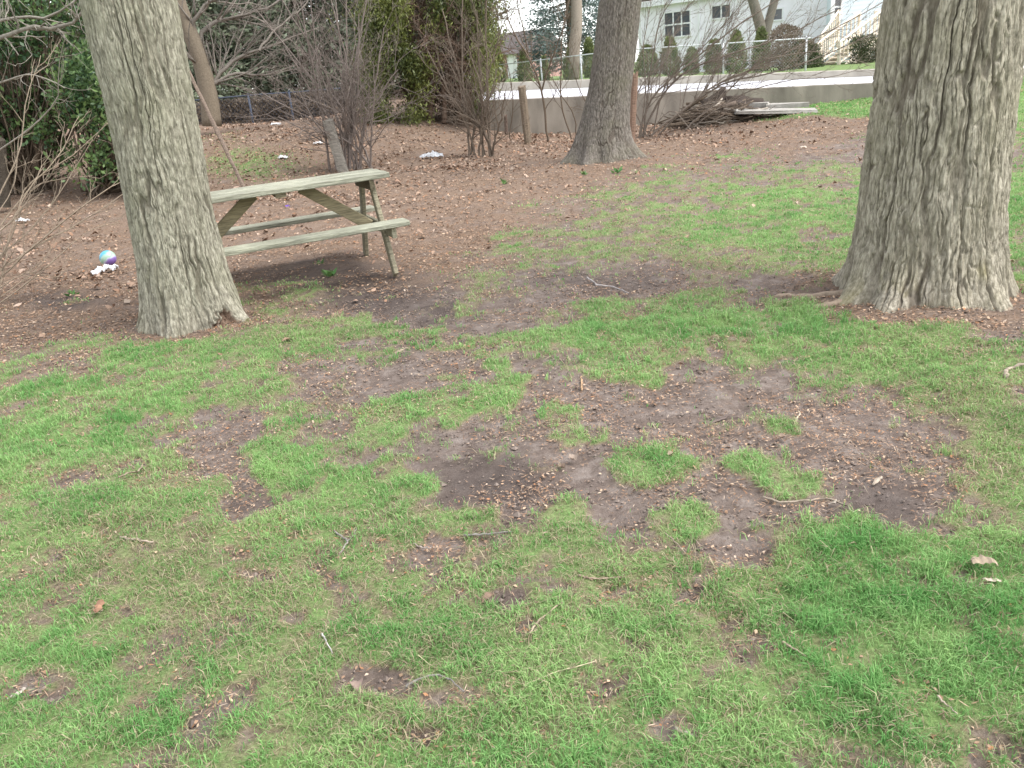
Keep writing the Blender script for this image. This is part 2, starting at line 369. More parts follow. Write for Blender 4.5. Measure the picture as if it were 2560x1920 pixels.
go = mesh_obj('ground', V.reshape(-1, 3), Q, m, None, np.stack([cov, lit, dark], -1).reshape(-1, 3).clip(0, 1), True)
tag(go, None, None, kind='structure')

# ------------------------------------------------------------------ grass blades
def blades(P, h, wd, az, lean, col):
    n = len(P); d = np.stack([np.cos(az), np.sin(az)], -1); sx = np.stack([-np.sin(az), np.cos(az), np.zeros(n)], -1)
    fl = rng.uniform(0, 2*math.pi, n); fx = np.stack([np.cos(fl), np.sin(fl), np.zeros(n)], -1)
    sx = sx*.5 + fx*.7
    up = np.array([0, 0, 1.])
    o1 = np.concatenate([d*(lean*h*.32)[:, None], (h*.62)[:, None]], 1); o2 = np.concatenate([d*(lean*h*1.05)[:, None], (h*(1.02-.42*np.minimum(lean, 1.6)))[:, None]], 1)
    w2 = wd[:, None]*.5
    Vb = np.stack([P-sx*w2, P+sx*w2, P+o1+sx*w2*.85, P+o1-sx*w2*.85, P+o2], 1).reshape(-1, 3)
    b = np.arange(n)[:, None]*5
    return Vb, b+np.array([[0, 1, 2, 3]]), b+np.array([[3, 2, 4]]), np.repeat(col, 5, 0)
def scatter(y0, y1, dens, mg=.9):
    hw = lambda y: .72*y + mg
    area = (y1-y0)*2*hw((y0+y1)/2); n = int(area*dens)
    y = np.sqrt(rng.uniform(y0**2, y1**2, n)) if y0 > 0 else rng.uniform(y0, y1, n)
    x = rng.uniform(-1, 1, n)*(.72*y+mg); return x, y
GB = []
for (y0, y1, dens, hs_, wd_) in [(.7, 2.2, 46000, .85, .72), (2.2, 3.6, 30000, .9, .85), (3.6, 5.5, 14000, .95, 1.2), (5.5, 8.5, 5000, .85, 1.8), (8.5, 13, 2000, .8, 2.9), (13, 20.5, 700, .85, 4.8)]:
    x, y = scatter(y0, y1, dens)
    # gather blades into tussocks
    tx, ty = vn(x*14, y*14, 2.)*.02, vn(x*14, y*14, 8.)*.02
    x = x+tx; y = y+ty
    k = y < wally(x)-.08; x, y = x[k], y[k]
    cv, lt, dk, ls, st, px, py = cover(x, y)
    cl = fbm(x*11, y*11, 5., 3)
    keep = rng.random(len(x)) < np.clip(cv*(.84+.62*cl), 0, 1)**1.1
    x, y, cv, ls, st, cl = [a[keep] for a in (x, y, cv, ls, st, cl)]
    n = len(x)
    z = gz(x, y) + .010
    h = (.018 + .016*np.clip(cv, 0, 1) + .012*ls + .014*np.clip(cl, -.5, 1))*rng.uniform(.55, 1.35, n)*hs_
    wd = rng.uniform(.0022, .0042, n)*wd_
    dry = rng.random(n) < np.clip(.15 + .34*st + .18*(1-cv) - .15*ls, .04, .68)
    broad = rng.random(n) < .06; wd = np.where(broad, wd*2.3, wd); h = np.where(broad, h*.65, h)
    lean = np.where(dry, rng.uniform(.5, 1.9, n), rng.uniform(.1, 1.1, n))
    tone = np.clip(.5 + .6*fbm(x*4, y*4, 11., 4) + rng.normal(0, .22, n), 0, 1)[:, None]
    g = (1-tone)*np.array([.142, .335, .095]) + tone*np.array([.315, .490, .180])
    g = g*(1-.04*ls[:, None]) * (1-.25*st[:, None]) + st[:, None]*.25*np.array([.27, .29, .12])
    d_ = np.array([.43, .37, .24])*rng.uniform(.55, 1.15, (n, 1))
    col = np.where(dry[:, None], d_, g)*rng.uniform(.82, 1.15, (n, 1))
    GB.append((blades(np.stack([x, y, z], -1), h, wd, rng.uniform(0, 2*math.pi, n), lean, col)))
# flat lying thatch between the tussocks
for (y0, y1, dens, wd_) in [(.7, 2.6, 7000, 1), (2.6, 4.5, 4200, 1.4), (4.5, 7.5, 1700, 2.0), (7.5, 12, 500, 3.2)]:
    x, y = scatter(y0, y1, dens); cv, lt, dk, ls, st, px, py = cover(x, y)
    k = rng.random(len(x)) < np.clip(cv*1.3, 0, 1)*(.45+.55*st)*(1-.4*ls); x, y = x[k], y[k]; n = len(x)
    t = rng.random((n, 1)); col = np.where(rng.random((n, 1)) < .3, np.array([.20, .27, .10]), np.array([.46, .39, .27])*(1-t)+np.array([.28, .20, .135])*t)*rng.uniform(.75, 1.15, (n, 1))
    GB.append(blades(np.stack([x, y, gz(x, y)+.014], -1), rng.uniform(.014, .036, n), rng.uniform(.0014, .0026, n)*wd_, rng.uniform(0, 6.283, n), rng.uniform(1.4, 2.3, n), col))
Vg = []; Qg = []; Tg = []; Cg = []; nb = 0
for a, q, t, c_ in GB: Vg.append(a); Qg.append(q+nb); Tg.append(t+nb); Cg.append(c_); nb += len(a)
gr = mesh_obj('lawn_grass', np.concatenate(Vg), [np.concatenate(Qg), np.concatenate(Tg)], M_grass, None, np.concatenate(Cg))
tag(gr, 'patchy spring lawn of short green and straw coloured grass blades', 'grass', kind='stuff')

# ------------------------------------------------------------------ needle litter, chips and dead leaves (uncountable)
def flakes(x, y, z, ln, wd, col, curl=.3, tilt=.35):
    n = len(x); az = rng.uniform(0, 2*math.pi, n); ti = rng.normal(0, tilt, n); ro = rng.normal(0, tilt, n)
    d = np.stack([np.cos(az)*np.cos(ti), np.sin(az)*np.cos(ti), np.sin(ti)], -1)
    s = np.stack([-np.sin(az)*np.cos(ro), np.cos(az)*np.cos(ro), np.sin(ro)], -1); up = np.array([0, 0, 1.])
    P = np.stack([x, y, z], -1); l2 = (ln/2)[:, None]; w2 = (wd/2)[:, None]; cu = (curl*wd*rng.uniform(-.4, 1, n))[:, None]*up
    Vf = np.stack([P-d*l2, P-d*l2*.2-s*w2+cu, P+d*l2*.35-s*w2*.8+cu, P+d*l2, P+d*l2*.3+s*w2*.85+cu, P-d*l2*.25+s*w2+cu], 1).reshape(-1, 3)
    b = np.arange(n)[:, None]*6
    return Vf, np.concatenate([b+np.array([[0, 1, 2, 5]]), b+np.array([[5, 2, 3, 4]])]), np.repeat(col, 6, 0)
FV = []; FQ = []; FC = []; fn = 0
def putf(r):
    global fn
    FV.append(r[0]); FQ.append(r[1]+fn); FC.append(r[2]); fn += len(r[0])
for (y0, y1, dens, sc) in [(.9, 3.5, 5600, .8), (3.5, 6, 3900, .95), (6, 9, 1700, 1.15), (9, 14, 420, 1.7), (14, 20.4, 170, 2.6)]:
    x, y = scatter(y0, y1, dens); k = y < wally(x)-.05; x, y = x[k], y[k]
    cv, lt, dk, ls, st, px, py = cover(x, y)
    pr = np.clip(.22 + .75*lt + .85*fbm(x*3.2, y*3.2, 21., 4) + .55*sstep(.6, .1, cv)*(lt < .5) - .6*dk - .3*np.clip(cv, 0, 1), .04, 1)
    k = rng.random(len(x)) < pr; x, y, lt, cv = x[k], y[k], lt[k], cv[k]; n = len(x)
    thin = rng.random(n) < .62
    ln = np.where(thin, rng.uniform(.02, .055, n), rng.uniform(.010, .030, n))*sc*np.where(lt > .5, 1, .75); wd = np.where(thin, rng.uniform(.0018, .0038, n), ln*rng.uniform(.35, .7, n))*np.where(thin, sc, 1)
    pal = np.array([(.20, .125, .08), (.28, .18, .12), (.36, .24, .16), (.45, .33, .23), (.13, .085, .06), (.33, .17, .09), (.44, .34, .26)])
    pick = rng.choice(7, n, p=[.22, .22, .18, .12, .12, .09, .05])
    putf(flakes(x, y, gz(x, y)+.008+rng.uniform(0, .006, n)+.012*np.clip(cv, 0, 1), ln, wd, pal[pick]*rng.uniform(.75, 1.2, (n, 1)), .3, .25))
lo = mesh_obj('needle_litter', np.concatenate(FV), np.concatenate(FQ), M_litter, None, np.concatenate(FC))
tag(lo, 'reddish brown needles and wood chips strewn over bare soil', 'plant litter', kind='stuff')
# crumbs of soil on the worn ground
x, y = scatter(1.0, 6.5, 2600); cv, lt, dk, ls, st, px, py = cover(x, y); k = rng.random(len(x)) < np.clip(.9-1.6*cv, 0, 1)*np.clip(.55+.9*fbm(x*5, y*5, 41., 3), .05, 1); x, y = x[k], y[k]; n = len(x)
r = (.0035*np.exp(rng.normal(0, .5, n)))[:, None, None]; octa = np.array([[1, 0, 0], [0, 1, 0], [-1, 0, 0], [0, -1, 0], [0, 0, .8], [0, 0, -.8]])[None]*(1+rng.normal(0, .22, (n, 6, 3)))
V6 = (np.stack([x, y, gz(x, y)+.006], -1)[:, None] + octa*r).reshape(-1, 3); b = np.arange(n)[:, None]*6; F3 = np.concatenate([b+np.array([t]) for t in ((0, 1, 4), (1, 2, 4), (2, 3, 4), (3, 0, 4), (1, 0, 5), (2, 1, 5), (3, 2, 5), (0, 3, 5))])
cl_ = mesh_obj('soil_crumbs', V6, F3, M_litter, None, np.repeat(np.array([.150, .120, .102])*rng.uniform(.75, 1.6, (n, 1)), 6, 0)); tag(cl_, 'loose crumbs of dry soil on the worn bare ground', 'soil', kind='stuff')
FV = []; FQ = []; FC = []; fn = 0
leaf_zones = [(230,590,190,40,1),(120,560,160,60,.6),(650,440,190,40,.9),(700,400,120,30,.8),(950,350,160,30,.9),(800,330,150,50,.6),(1180,300,120,26,1.0),(560,390,130,40,.5),(600,290,200,30,.8),(1000,400,220,40,.5),(1450,290,170,24,.7),(1250,320,100,20,.8),(50,480,140,60,.5),(1950,300,120,20,.5),(1700,260,140,16,.6),(760,500,260,60,.35),(640,340,160,40,.6),(880,290,120,40,.5)]
for (y0, y1, dens, sc) in [(1.2, 5, 26, .7), (5, 9, 190, .8), (9, 13, 300, .85), (13, 20.4, 260, .9), (20.4, 27, 110, 1.)]:
    x, y = scatter(y0, y1, dens); k = (y < wally(x)-.05) | (x < wL[0]-1.7); x, y = x[k], y[k]
    px, py = PX(x, y, terr0(x, y)); zn = ell(px, py, leaf_zones)
    if y0 >= 20: zn = np.maximum(zn, .6)
    k = rng.random(len(x)) < np.clip(zn*(.55+.75*fbm(x*1.6, y*1.6, 31., 3)), .02, 1); x, y = x[k], y[k]; n = len(x)
    ln = np.clip(.052*np.exp(rng.normal(0, .42, n)), .02, .13)*sc; wd = ln*rng.uniform(.45, .75, n)
    pal = np.array([(.27, .175, .125), (.32, .22, .16), (.39, .29, .225), (.20, .125, .085), (.35, .275, .215), (.27, .165, .11)])
    pick = rng.choice(6, n, p=[.26, .24, .18, .16, .08, .08])
    putf(flakes(x, y, gz(x, y)+.008+rng.uniform(0, .018, n), ln, wd, pal[pick]*rng.uniform(.75, 1.15, (n, 1)), .6, .38))
lo = mesh_obj('leaf_litter', np.concatenate(FV), np.concatenate(FQ), M_litter, None, np.concatenate(FC))
tag(lo, 'drifts of curled brown dead leaves under the shrubs and trees', 'dead leaves', kind='stuff')

# ------------------------------------------------------------------ the three big trunks
def bark_mat(name, a, b, moss, mossamt, crack):
    m = bpy.data.materials.new(name); m.use_nodes = True; N = m.node_tree.nodes; L = m.node_tree.links
    p = N['Principled BSDF']; p.inputs['Roughness'].default_value = .92; p.inputs['Specular IOR Level'].default_value = .15
    tc = N.new('ShaderNodeTexCoord'); at = N.new('ShaderNodeVertexColor'); at.layer_name = 'Col'; sep = N.new('ShaderNodeSeparateColor'); L.new(at.outputs[0], sep.inputs[0])
    mp = N.new('ShaderNodeMapping'); mp.inputs['Scale'].default_value = (1, 1, .3); L.new(tc.outputs['Object'], mp.inputs[0])
    def nz(sc, d, vec): 
        n = N.new('ShaderNodeTexNoise'); n.inputs['Scale'].default_value = sc; n.inputs['Detail'].default_value = d; n.inputs['Roughness'].default_value = .65; L.new(vec, n.inputs['Vector']); return n.outputs[0]
    def rmp(src, st):
        r = N.new('ShaderNodeValToRGB'); e = r.color_ramp.elements
        while len(e) < len(st): e.new(.5)
        for q, (po, cc) in enumerate(st): e[q].position = po; e[q].color = (*cc, 1)
        L.new(src, r.inputs[0]); return r.outputs[0]
    def mx(f, A, B):
        n = N.new('ShaderNodeMix'); n.data_type = 'RGBA'; L.new(f, n.inputs['Factor']); L.new(A, n.inputs['A']); L.new(B, n.inputs['B']); return n.outputs['Result']
    base = rmp(nz(55, 10, mp.outputs[0]), [(.36, tuple(x*.8 for x in a)), (.5, tuple((x+y)/2 for x, y in zip(a, b))), (.62, tuple(min(1, y*1.12) for y in b))])
    crk = rmp(nz(60, 6, mp.outputs[0]), [(.35, crack), (.65, tuple(c*1.5 for c in crack))])
    mo = N.new('ShaderNodeMapRange'); mo.inputs[1].default_value = .45; mo.inputs[2].default_value = .7; mo.inputs[4].default_value = mossamt; L.new(nz(2.3, 6, tc.outputs['Object']), mo.inputs[0])
    rgb = N.new('ShaderNodeRGB'); rgb.outputs[0].default_value = (*moss, 1)
    c = mx(mo.outputs[0], base, rgb.outputs[0])
    c = mx(sep.outputs[0], c, crk)
    yl = N.new('ShaderNodeRGB'); yl.outputs[0].default_value = (.23, .20, .05, 1); c = mx(sep.outputs[1], c, yl.outputs[0])
    rot = rmp(nz(70, 6, tc.outputs['Object']), [(.35, (.07, .04, .028)), (.65, (.24, .145, .10))]); c = mx(sep.outputs[2], c, rot)
    L.new(c, p.inputs['Base Color'])
    b = N.new('ShaderNodeBump'); b.inputs['Strength'].default_value = 1.; b.inputs['Distance'].default_value = .014
    L.new(nz(90, 10, mp.outputs[0]), b.inputs['Height']); L.new(b.outputs[0], p.inputs['Normal'])
    return m
def trunk(name, root, pairs, d, cells, cellh, depth, M, base, flare, nth, seed, extra=None, plates=True, top=5.2, slant=0., flat=.5):
    """bark trunk whose axis and girth are measured from the photo at distance d"""
    zs, cs, rs = [], [], []
    for py, l, r in pairs:
        A, B = W3(l, py, d), W3(r, py, d); mid = (A+B)/2; zs.append(mid[2]); cs.append(mid[:2]); rs.append(np.linalg.norm(B-A)/2*.975)
    o = np.argsort(zs); zs = np.array(zs)[o]; cs = np.array(cs)[o]; rs = np.array(rs)[o]
    zb = base[2]-.15
    z = np.concatenate([np.arange(zb, zs[-1]+.1, .0085), np.linspace(zs[-1]+.11, top, 70)])
    k1 = (cs[-1]-cs[len(cs)//2])/(zs[-1]-zs[len(cs)//2]); kb = (cs[1]-cs[0])/(zs[1]-zs[0]+1e-6)
    cx = np.interp(z, zs, cs[:, 0]); cy = np.interp(z, zs, cs[:, 1]); rr = np.interp(z, zs, rs)
    up = z > zs[-1]; cx[up] += k1[0]*(z[up]-zs[-1]); rr[up] *= 1-.07*(z[up]-zs[-1])
    ker = np.ones(31)/31; sm = lambda a: np.convolve(np.pad(a, 15, mode='edge'), ker, 'valid'); cx, cy, rr = sm(cx), sm(cy), sm(rr)
    th = np.arange(nth)*2*math.pi/nth; TH, Z = np.meshgrid(th, z)
    R = rr[:, None]*np.ones_like(TH); hz = np.maximum(Z-base[2], 0)
    lob = fbm(np.cos(TH)*1.7+seed, np.sin(TH)*1.7, 0., 2)
    big = .022*fbm(np.cos(TH)*1.2+seed, np.sin(TH)*1.2, Z*.9, 3)
    fl = flare(TH, hz) if callable(flare) else flare*np.exp(-hz/.16)*(.55+.9*lob)
    R0 = float(np.median(rr)); k0 = 1/cells
    xx_, yy_ = np.cos(TH)*R0, np.sin(TH)*R0; sl_ = slant*Z
    wx = .014*fbm(xx_*7+seed, yy_*7, Z*4, 3) + .005*fbm(xx_*30, yy_*30, Z*18+seed, 2); wz = .06*fbm(xx_*14, yy_*14+seed, Z*5, 2)
    a_ = TH+wx/R0*1.2+sl_*.05; xa, ya = np.cos(a_)*R0*k0, np.sin(a_)*R0*k0
    n1 = vn(xa+seed, ya, (Z+wz)/cellh) + .30*vn(xa*2.1, ya*2.1+seed, (Z+wz)/cellh*2.3)
    n2 = vn(xa*1.7+31, ya*1.7, (Z-wz)/cellh*1.5+seed) + .3*vn(xa*4, ya*4, Z/cellh*4)
    n3 = vn(xa*3.6+3, ya*3.6, Z/cellh*3.4+seed)
    vary = .55+.45*np.clip(fbm(xx_*6, yy_*6, Z*2+seed, 2)+.4, 0, 1)
    c1 = 1-sstep(.045, .20, np.abs(n1)); c2 = 1-sstep(.03, .13, np.abs(n2)); c3 = 1-sstep(.02, .12, np.abs(n3))
    brk = np.exp(-(vn(xa*1.2+8, ya*1.2, Z*11+wz*30)/.06)**2)*(vn(xa*2, ya*2, Z*5+4) > .15)
    fine = fbm(xx_*75, yy_*75, Z*8+seed, 3); mid = fbm(xx_*30, yy_*30, Z*4, 3)
    atten = 1-.4*np.exp(-hz/.10)
    crk_ = np.maximum(c1*vary, np.maximum(.66*c2*vary, .36*c3))
    scl = np.floor(2.5*vn(xa*1.4+5, ya*1.4, Z*6+wz*20))/2.5
    disp = depth*(.55 - 1.25*crk_ - .22*brk + .22*np.abs(n1) + .12*mid + .14*scl)*atten + depth*.26*fine
    crack, cid, cid2, crack2 = crk_, 0, 0, 0
    Rr = R*(1+big) + fl + disp - depth*.1
    X = cx[:, None] + np.cos(TH)*Rr; Y = cy[:, None] + np.sin(TH)*Rr; Z2 = Z + 0*TH
    cr = np.clip(.85*crk_ - .15 + .2*brk, 0, .7); ye = np.zeros_like(cr); ro = np.zeros_like(cr)
    if extra: X, Y, Z2, cr, ye, ro = extra(TH, hz, X, Y, Z2, cr, ye, ro)
    nz_, nt_ = TH.shape; ii = np.arange(nz_*nt_).reshape(nz_, nt_); i2 = np.roll(ii, -1, 1)
    Qd = np.stack([ii[:-1], i2[:-1], i2[1:], ii[1:]], -1).reshape(-1, 4)
    ob = mesh_obj(name, np.stack([X, Y, Z2], -1).reshape(-1, 3), Qd, M, None, np.stack([cr, ye, ro], -1).reshape(-1, 3), True, base)
    ob.location = (0, 0, 0); ob.parent = root
    return np.array([cx[-1], cy[-1], z[-1]]), rr[-1]
def grow(mb, p, d, ln, r, lvl, P, rg, col):
    """recursive bare branch"""
    n = P.get('seg', 7) if lvl == 0 else (5 if lvl == 1 else 4)
    pts = [np.array(p, float)]; d = np.array(d, float)/np.linalg.norm(d); dirs = [d]
    for i in range(n):
        d = d + rg.normal(0, P['wob'], 3) + np.array([0, 0, P['up'][min(lvl, len(P['up'])-1)]])/n
        if 'pull' in P and lvl < 2: d = d + np.array(P['pull'])/n
        d /= np.linalg.norm(d); pts.append(pts[-1]+d*ln/n); dirs.append(d)
    rad = r*np.linspace(1, P.get('tip', .35), n+1)
    k = 7 if r > .03 else (5 if r > .012 else (4 if r > .006 else 3))
    mb.tube(pts, rad, k, col*rg.uniform(.8, 1.2), cap=r > .02)
    if lvl >= P['lv']: return
    nch = P['n'][lvl]; nch = max(1, int(rg.normal(nch, nch*.2)))
    for c in range(nch):
        t = rg.uniform(P.get('t0', .25) if lvl == 0 else .15, 1.0); i = min(int(t*n), n-1); fr = t*n-i
        q = pts[i]*(1-fr)+pts[i+1]*fr; a = dirs[i]
        s = rg.normal(0, 1, 3); s -= a*(s@a); s /= np.linalg.norm(s)+1e-9
        an = rg.uniform(*P['ang']); dd = a*math.cos(an)+s*math.sin(an)
        grow(mb, q, dd, ln*P['len'][lvl]*rg.uniform(.6, 1.25)*(1.15-.6*t), max(r*P['rad'][lvl]*(1.1-.5*t), P.get('rmin', .0025)), lvl+1, P, rg, col)
def limbs_above(root, tip, r, seed, base, colr):
    rg = np.random.default_rng(seed); mb = MB()
    P = dict(wob=.10, up=(.35, .3, .1), lv=2, n=(6, 5), ang=(.5, 1.0), len=(.55, .5), rad=(.5, .45), rmin=.008, seg=8)
    for k in range(4):
        a = k*1.57+rg.uniform(-.4, .4); grow(mb, tip-np.array([0, 0, .3]), (math.cos(a)*.7, math.sin(a)*.7, 1), rg.uniform(2.6, 3.8), r*.55, 0, P, rg, np.array(colr))
    o = mb.build('crown', M_twig, root, True, base); o.location = (0, 0, 0)

M_barkL = bark_mat('bark_grey_green', (.215, .197, .150), (.39, .366, .290), (.225, .222, .14), .5, (.075, .064, .047))
M_barkR = bark_mat('bark_grey_furrowed', (.222, .198, .150), (.42, .38, .305), (.235, .215, .135), .45, (.075, .058, .044))
M_barkM = bark_mat('bark_brown_fine', (.105, .092, .077), (.215, .192, .165), (.15, .145, .09), .45, (.07, .055, .045))

bL = G(418, 716)
def exL(TH, hz, X, Y, Z, cr, ye, ro):
    # rotten notch at the foot, right of centre towards the viewer
    a0 = math.atan2(-.60, .80); da = np.angle(np.exp(1j*(TH-a0)))
    g = np.exp(-((da/.24)**2)**1.6 - (np.maximum(hz, 0)/.10)**3); g = g*(1+.9*fbm(TH*14, hz*30, 0., 3))
    X = X - np.cos(TH)*.05*np.clip(g, 0, 1.3); Y = Y - np.sin(TH)*.05*np.clip(g, 0, 1.3)
    ro = np.maximum(ro, .85*sstep(.2, .7, g))
    a1 = math.atan2(-.97, -.22); da = np.angle(np.exp(1j*(TH-a1))); g2 = np.exp(-(da/.07)**2 - ((hz-.14)/.14)**4); X -= np.cos(TH)*.035*g2; Y -= np.sin(TH)*.035*g2; cr = np.maximum(cr, .6*g2)
    # a smoother scarred plate above the foot
    a2 = math.atan2(-.99, .1); da = np.angle(np.exp(1j*(TH-a2))); g3 = np.exp(-((da-.25+.5*hz)/.2)**4 - ((hz-.38)/.2)**4); cr = cr*(1-.8*g3)
    return X, Y, Z, cr, ye, ro
def flL(TH, hz):
    o = .05*np.exp(-hz/.14)*(.7+.8*fbm(np.cos(TH)*2.2, np.sin(TH)*2.2, 3., 2))
    for a, s, w_ in [(-.42, .10, .35), (-1.75, .07, .3), (2.9, .05, .4), (1.2, .08, .5)]:
        da = np.angle(np.exp(1j*(TH-a))); o = o + s*np.exp(-(da/w_)**2)*np.exp(-hz/.16)
    return o
tL = thing('tree', 'leaning grey green trunk with a rotten notch at its foot, beside the picnic table', 'tree', bL)
tp, r_ = trunk('trunk', tL, [(0, 178, 378), (100, 202, 396), (200, 229, 413), (300, 250, 430), (400, 269, 447), (500, 288, 466), (600, 306, 494), (660, 316, 512)], float(bL[1])+.33, (.052), .62, .015, M_barkL, bL, flL, 760, 3, exL, slant=.5)
limbs_above(tL, tp, r_, 11, bL, (.23, .215, .175))

bR = G(2005, 668)
def flR(TH, hz):
    o = .07*np.exp(-hz/.13)*(.7+.9*fbm(np.cos(TH)*2.6+4, np.sin(TH)*2.6, 3., 2))
    for a, s, w_, q in [(math.radians(197), .15, .2, .10), (math.radians(225), .10, .18, .11), (math.radians(262), .05, .16, .16), (math.radians(292), .05, .2, .2), (math.radians(338), .08, .24, .14), (math.radians(60), .15, .4, .15), (math.radians(130), .14, .3, .14)]:
        da = np.angle(np.exp(1j*(TH-a))); o = o + s*np.exp(-(da/w_)**2)*np.exp(-hz/q)
    return o
def exR(TH, hz, X, Y, Z, cr, ye, ro):
    n = fbm(np.cos(TH)*5, np.sin(TH)*5, hz*5, 3); a = np.angle(np.exp(1j*(TH-math.radians(215))))
    ye = np.clip(sstep(.1, .5, n+.25)*np.exp(-(a/.55)**2)*np.exp(-hz/.16)*.45, 0, .4)
    a = np.angle(np.exp(1j*(TH-math.radians(284)))); ye = np.maximum(ye, .35*np.exp(-(a/.07)**2-((hz-.22)/.05)**2))
    a = np.angle(np.exp(1j*(TH-math.radians(338)))); ro = np.maximum(ro, .45*np.exp(-(a/.05)**2-((hz-.42)/.14)**2))
    return X, Y, Z, cr, ye, ro
tR = thing('tree', 'thick grey trunk with deep furrowed bark and flared roots, right of the picture', 'tree', bR)
tp, r_ = trunk('trunk', tR, [(0, 1924, 2204), (100, 1910, 2193), (200, 1896, 2180), (300, 1885, 2166), (415, 1870, 2154), (500, 1860, 2148), (580, 1845, 2146), (625, 1838, 2148)], float(bR[1])+.38, (.072), .80, .024, M_barkR, bR, flR, 900, 19, exR, slant=-.5, flat=.35)
limbs_above(tR, tp, r_, 12, bR, (.22, .205, .175))
# surface roots of the right tree
mb = MB()
for pts in [[(1850, 640), (1800, 640), (1745, 645), (1690, 640), (1640, 642)], [(1850, 655), (1810, 660), (1770, 664), (1735, 668)], [(2150, 655), (2170, 668), (2185, 676)]]:
    P3 = []
    for q in pts: g = G(*q); g[2] += .012; P3.append(g)
    P3 = np.array(P3); t = np.linspace(0, 1, 14); tt = np.linspace(0, 1, len(P3)); P4 = np.stack([np.interp(t, tt, P3[:, k]) for k in range(3)], 1)
    P4 += np.random.default_rng(5).normal(0, .006, P4.shape); mb = MB(); P4[:, 2] -= np.linspace(0, 1, 14)**4*.035; mb.tube(P4, np.linspace(.040, .012, 14)*(1+np.random.default_rng(8).normal(0, .1, 14)), 8, (.27, .21, .155)); o = mb.build('root', M_twig, tR, True, bR); o.location = (0, 0, 0)


bM = G(1288, 352)
def flM(TH, hz):
    o = .09*np.exp(-hz/.28)*(.7+.8*fbm(np.cos(TH)*2.4+8, np.sin(TH)*2.4, 3., 2))
    for a, s, w_, q in [(math.radians(190), .34, .35, .24), (math.radians(235), .22, .3, .25), (math.radians(330), .24, .32, .2), (math.radians(280), .08, .3, .2), (math.radians(80), .25, .4, .2)]:
        da = np.angle(np.exp(1j*(TH-a))); o = o + s*np.exp(-(da/w_)**2)*np.exp(-hz/q)
    return o
tM = thing('tree', 'brown trunk with fine bark standing behind the lawn, between the shrubs and the retaining wall', 'tree', bM)
tp, r_ = trunk('trunk', tM, [(0, 1295, 1387), (80, 1286, 1379), (187, 1271, 1365), (250, 1257, 1360), (290, 1250, 1356)], float(bM[1])+.4, (.040), .26, .011, M_barkM, bM, flM, 520, 29, None, top=6.5)
limbs_above(tM, tp, r_, 13, bM, (.17, .15, .125))

# ------------------------------------------------------------------ picnic table
TX, TY, TZ, YAW = -1.804, 7.169, 0.0, math.radians(19.78)
Rx = Matrix.Rotation(math.radians(-1.0), 4, 'X'); Ry = Matrix.Rotation(math.radians(-1.26), 4, 'Y')
tbl = thing('picnic_table', 'weathered grey green wooden picnic table with attached benches behind the leaning trunk', 'picnic table', (TX, TY, 0))
tbl.matrix_world = Matrix.Translation((TX, TY, .035)) @ Matrix.Rotation(YAW, 4, 'Z') @ (Ry @ Rx)
wc = np.array([(.36, .345, .285), (.33, .32, .26), (.38, .365, .30), (.35, .335, .275), (.36, .345, .285)]); wdk = (.20, .165, .115)
def plank(name, cxyz, size, M=None, col=(.3, .3, .25), label=None):
    """board with eased edges and slightly uneven ends"""
    bm_ = MB(); L_, Wd, Th = size; n = 15; xs = np.linspace(-L_/2, L_/2, n); e = min(.006, Th*.25)
    prof = np.array([(-Wd/2, -Th/2+e), (-Wd/2+e, -Th/2), (Wd/2-e, -Th/2), (Wd/2, -Th/2+e), (Wd/2, Th/2-e), (Wd/2-e, Th/2), (0, Th/2-.001), (-Wd/2+e, Th/2), (-Wd/2, Th/2-e)])
    rg = np.random.default_rng(int(abs(cxyz[1])*1000+abs(cxyz[2])*313)+3); k = len(prof)
    V = np.zeros((n, k, 3)); V[:, :, 0] = xs[:, None]; V[:, :, 1:] = prof[None]
    V[:, :, 1] += (rg.normal(0, .0013, n))[:, None]; V[:, :, 2] += (.002*np.sin(xs*2+rg.uniform(0, 6)))[:, None]
    V[0, :, 0] += rg.normal(0, .003, k); V[-1, :, 0] += rg.normal(0, .003, k)
    V = V.reshape(-1, 3)
    if M is not None: V = V @ np.array(M).T
    V = V + np.array(cxyz); i = np.arange(n-1)[:, None]*k; j = np.arange(k)[None]; j2 = (j+1) % k
    F = [np.stack([i+j, i+j2, i+k+j2, i+k+j], -1).reshape(-1, 4), np.array([list(range(k))[::-1], [(n-1)*k+q for q in range(k)]])]
    c = np.array(col)*rg.uniform(.86, 1.1)
    sv = fbm(xs*2.3+rg.uniform(0, 50), xs*0, 2., 3)[:, None, None]; st_ = np.repeat((1+.28*sv)*np.array([1, 1+.03, .97])*np.ones((n, k, 1)), 1, 2).reshape(-1, 3)
    o = mesh_obj(name, V, F, M_wood, tbl, c*st_)
    if label: o['label'] = label
    return o
HT, HS_ = .774, .41
for k in range(5): plank('tabletop_plank', (rng.normal(0, .004), -.28+k*.14, HT-.019), (1.815, .125, .042), col=wc[k])
for s in (-1, 1): plank('seat', (0, s*(1.49/2-.12), HS_-.019), (1.83, .24, .038), col=wc[1 if s < 0 else 3]*(1 if s < 0 else .8))
def along(a, b):
    a, b = np.array(a, float), np.array(b, float); x = (b-a)/np.linalg.norm(b-a); return x
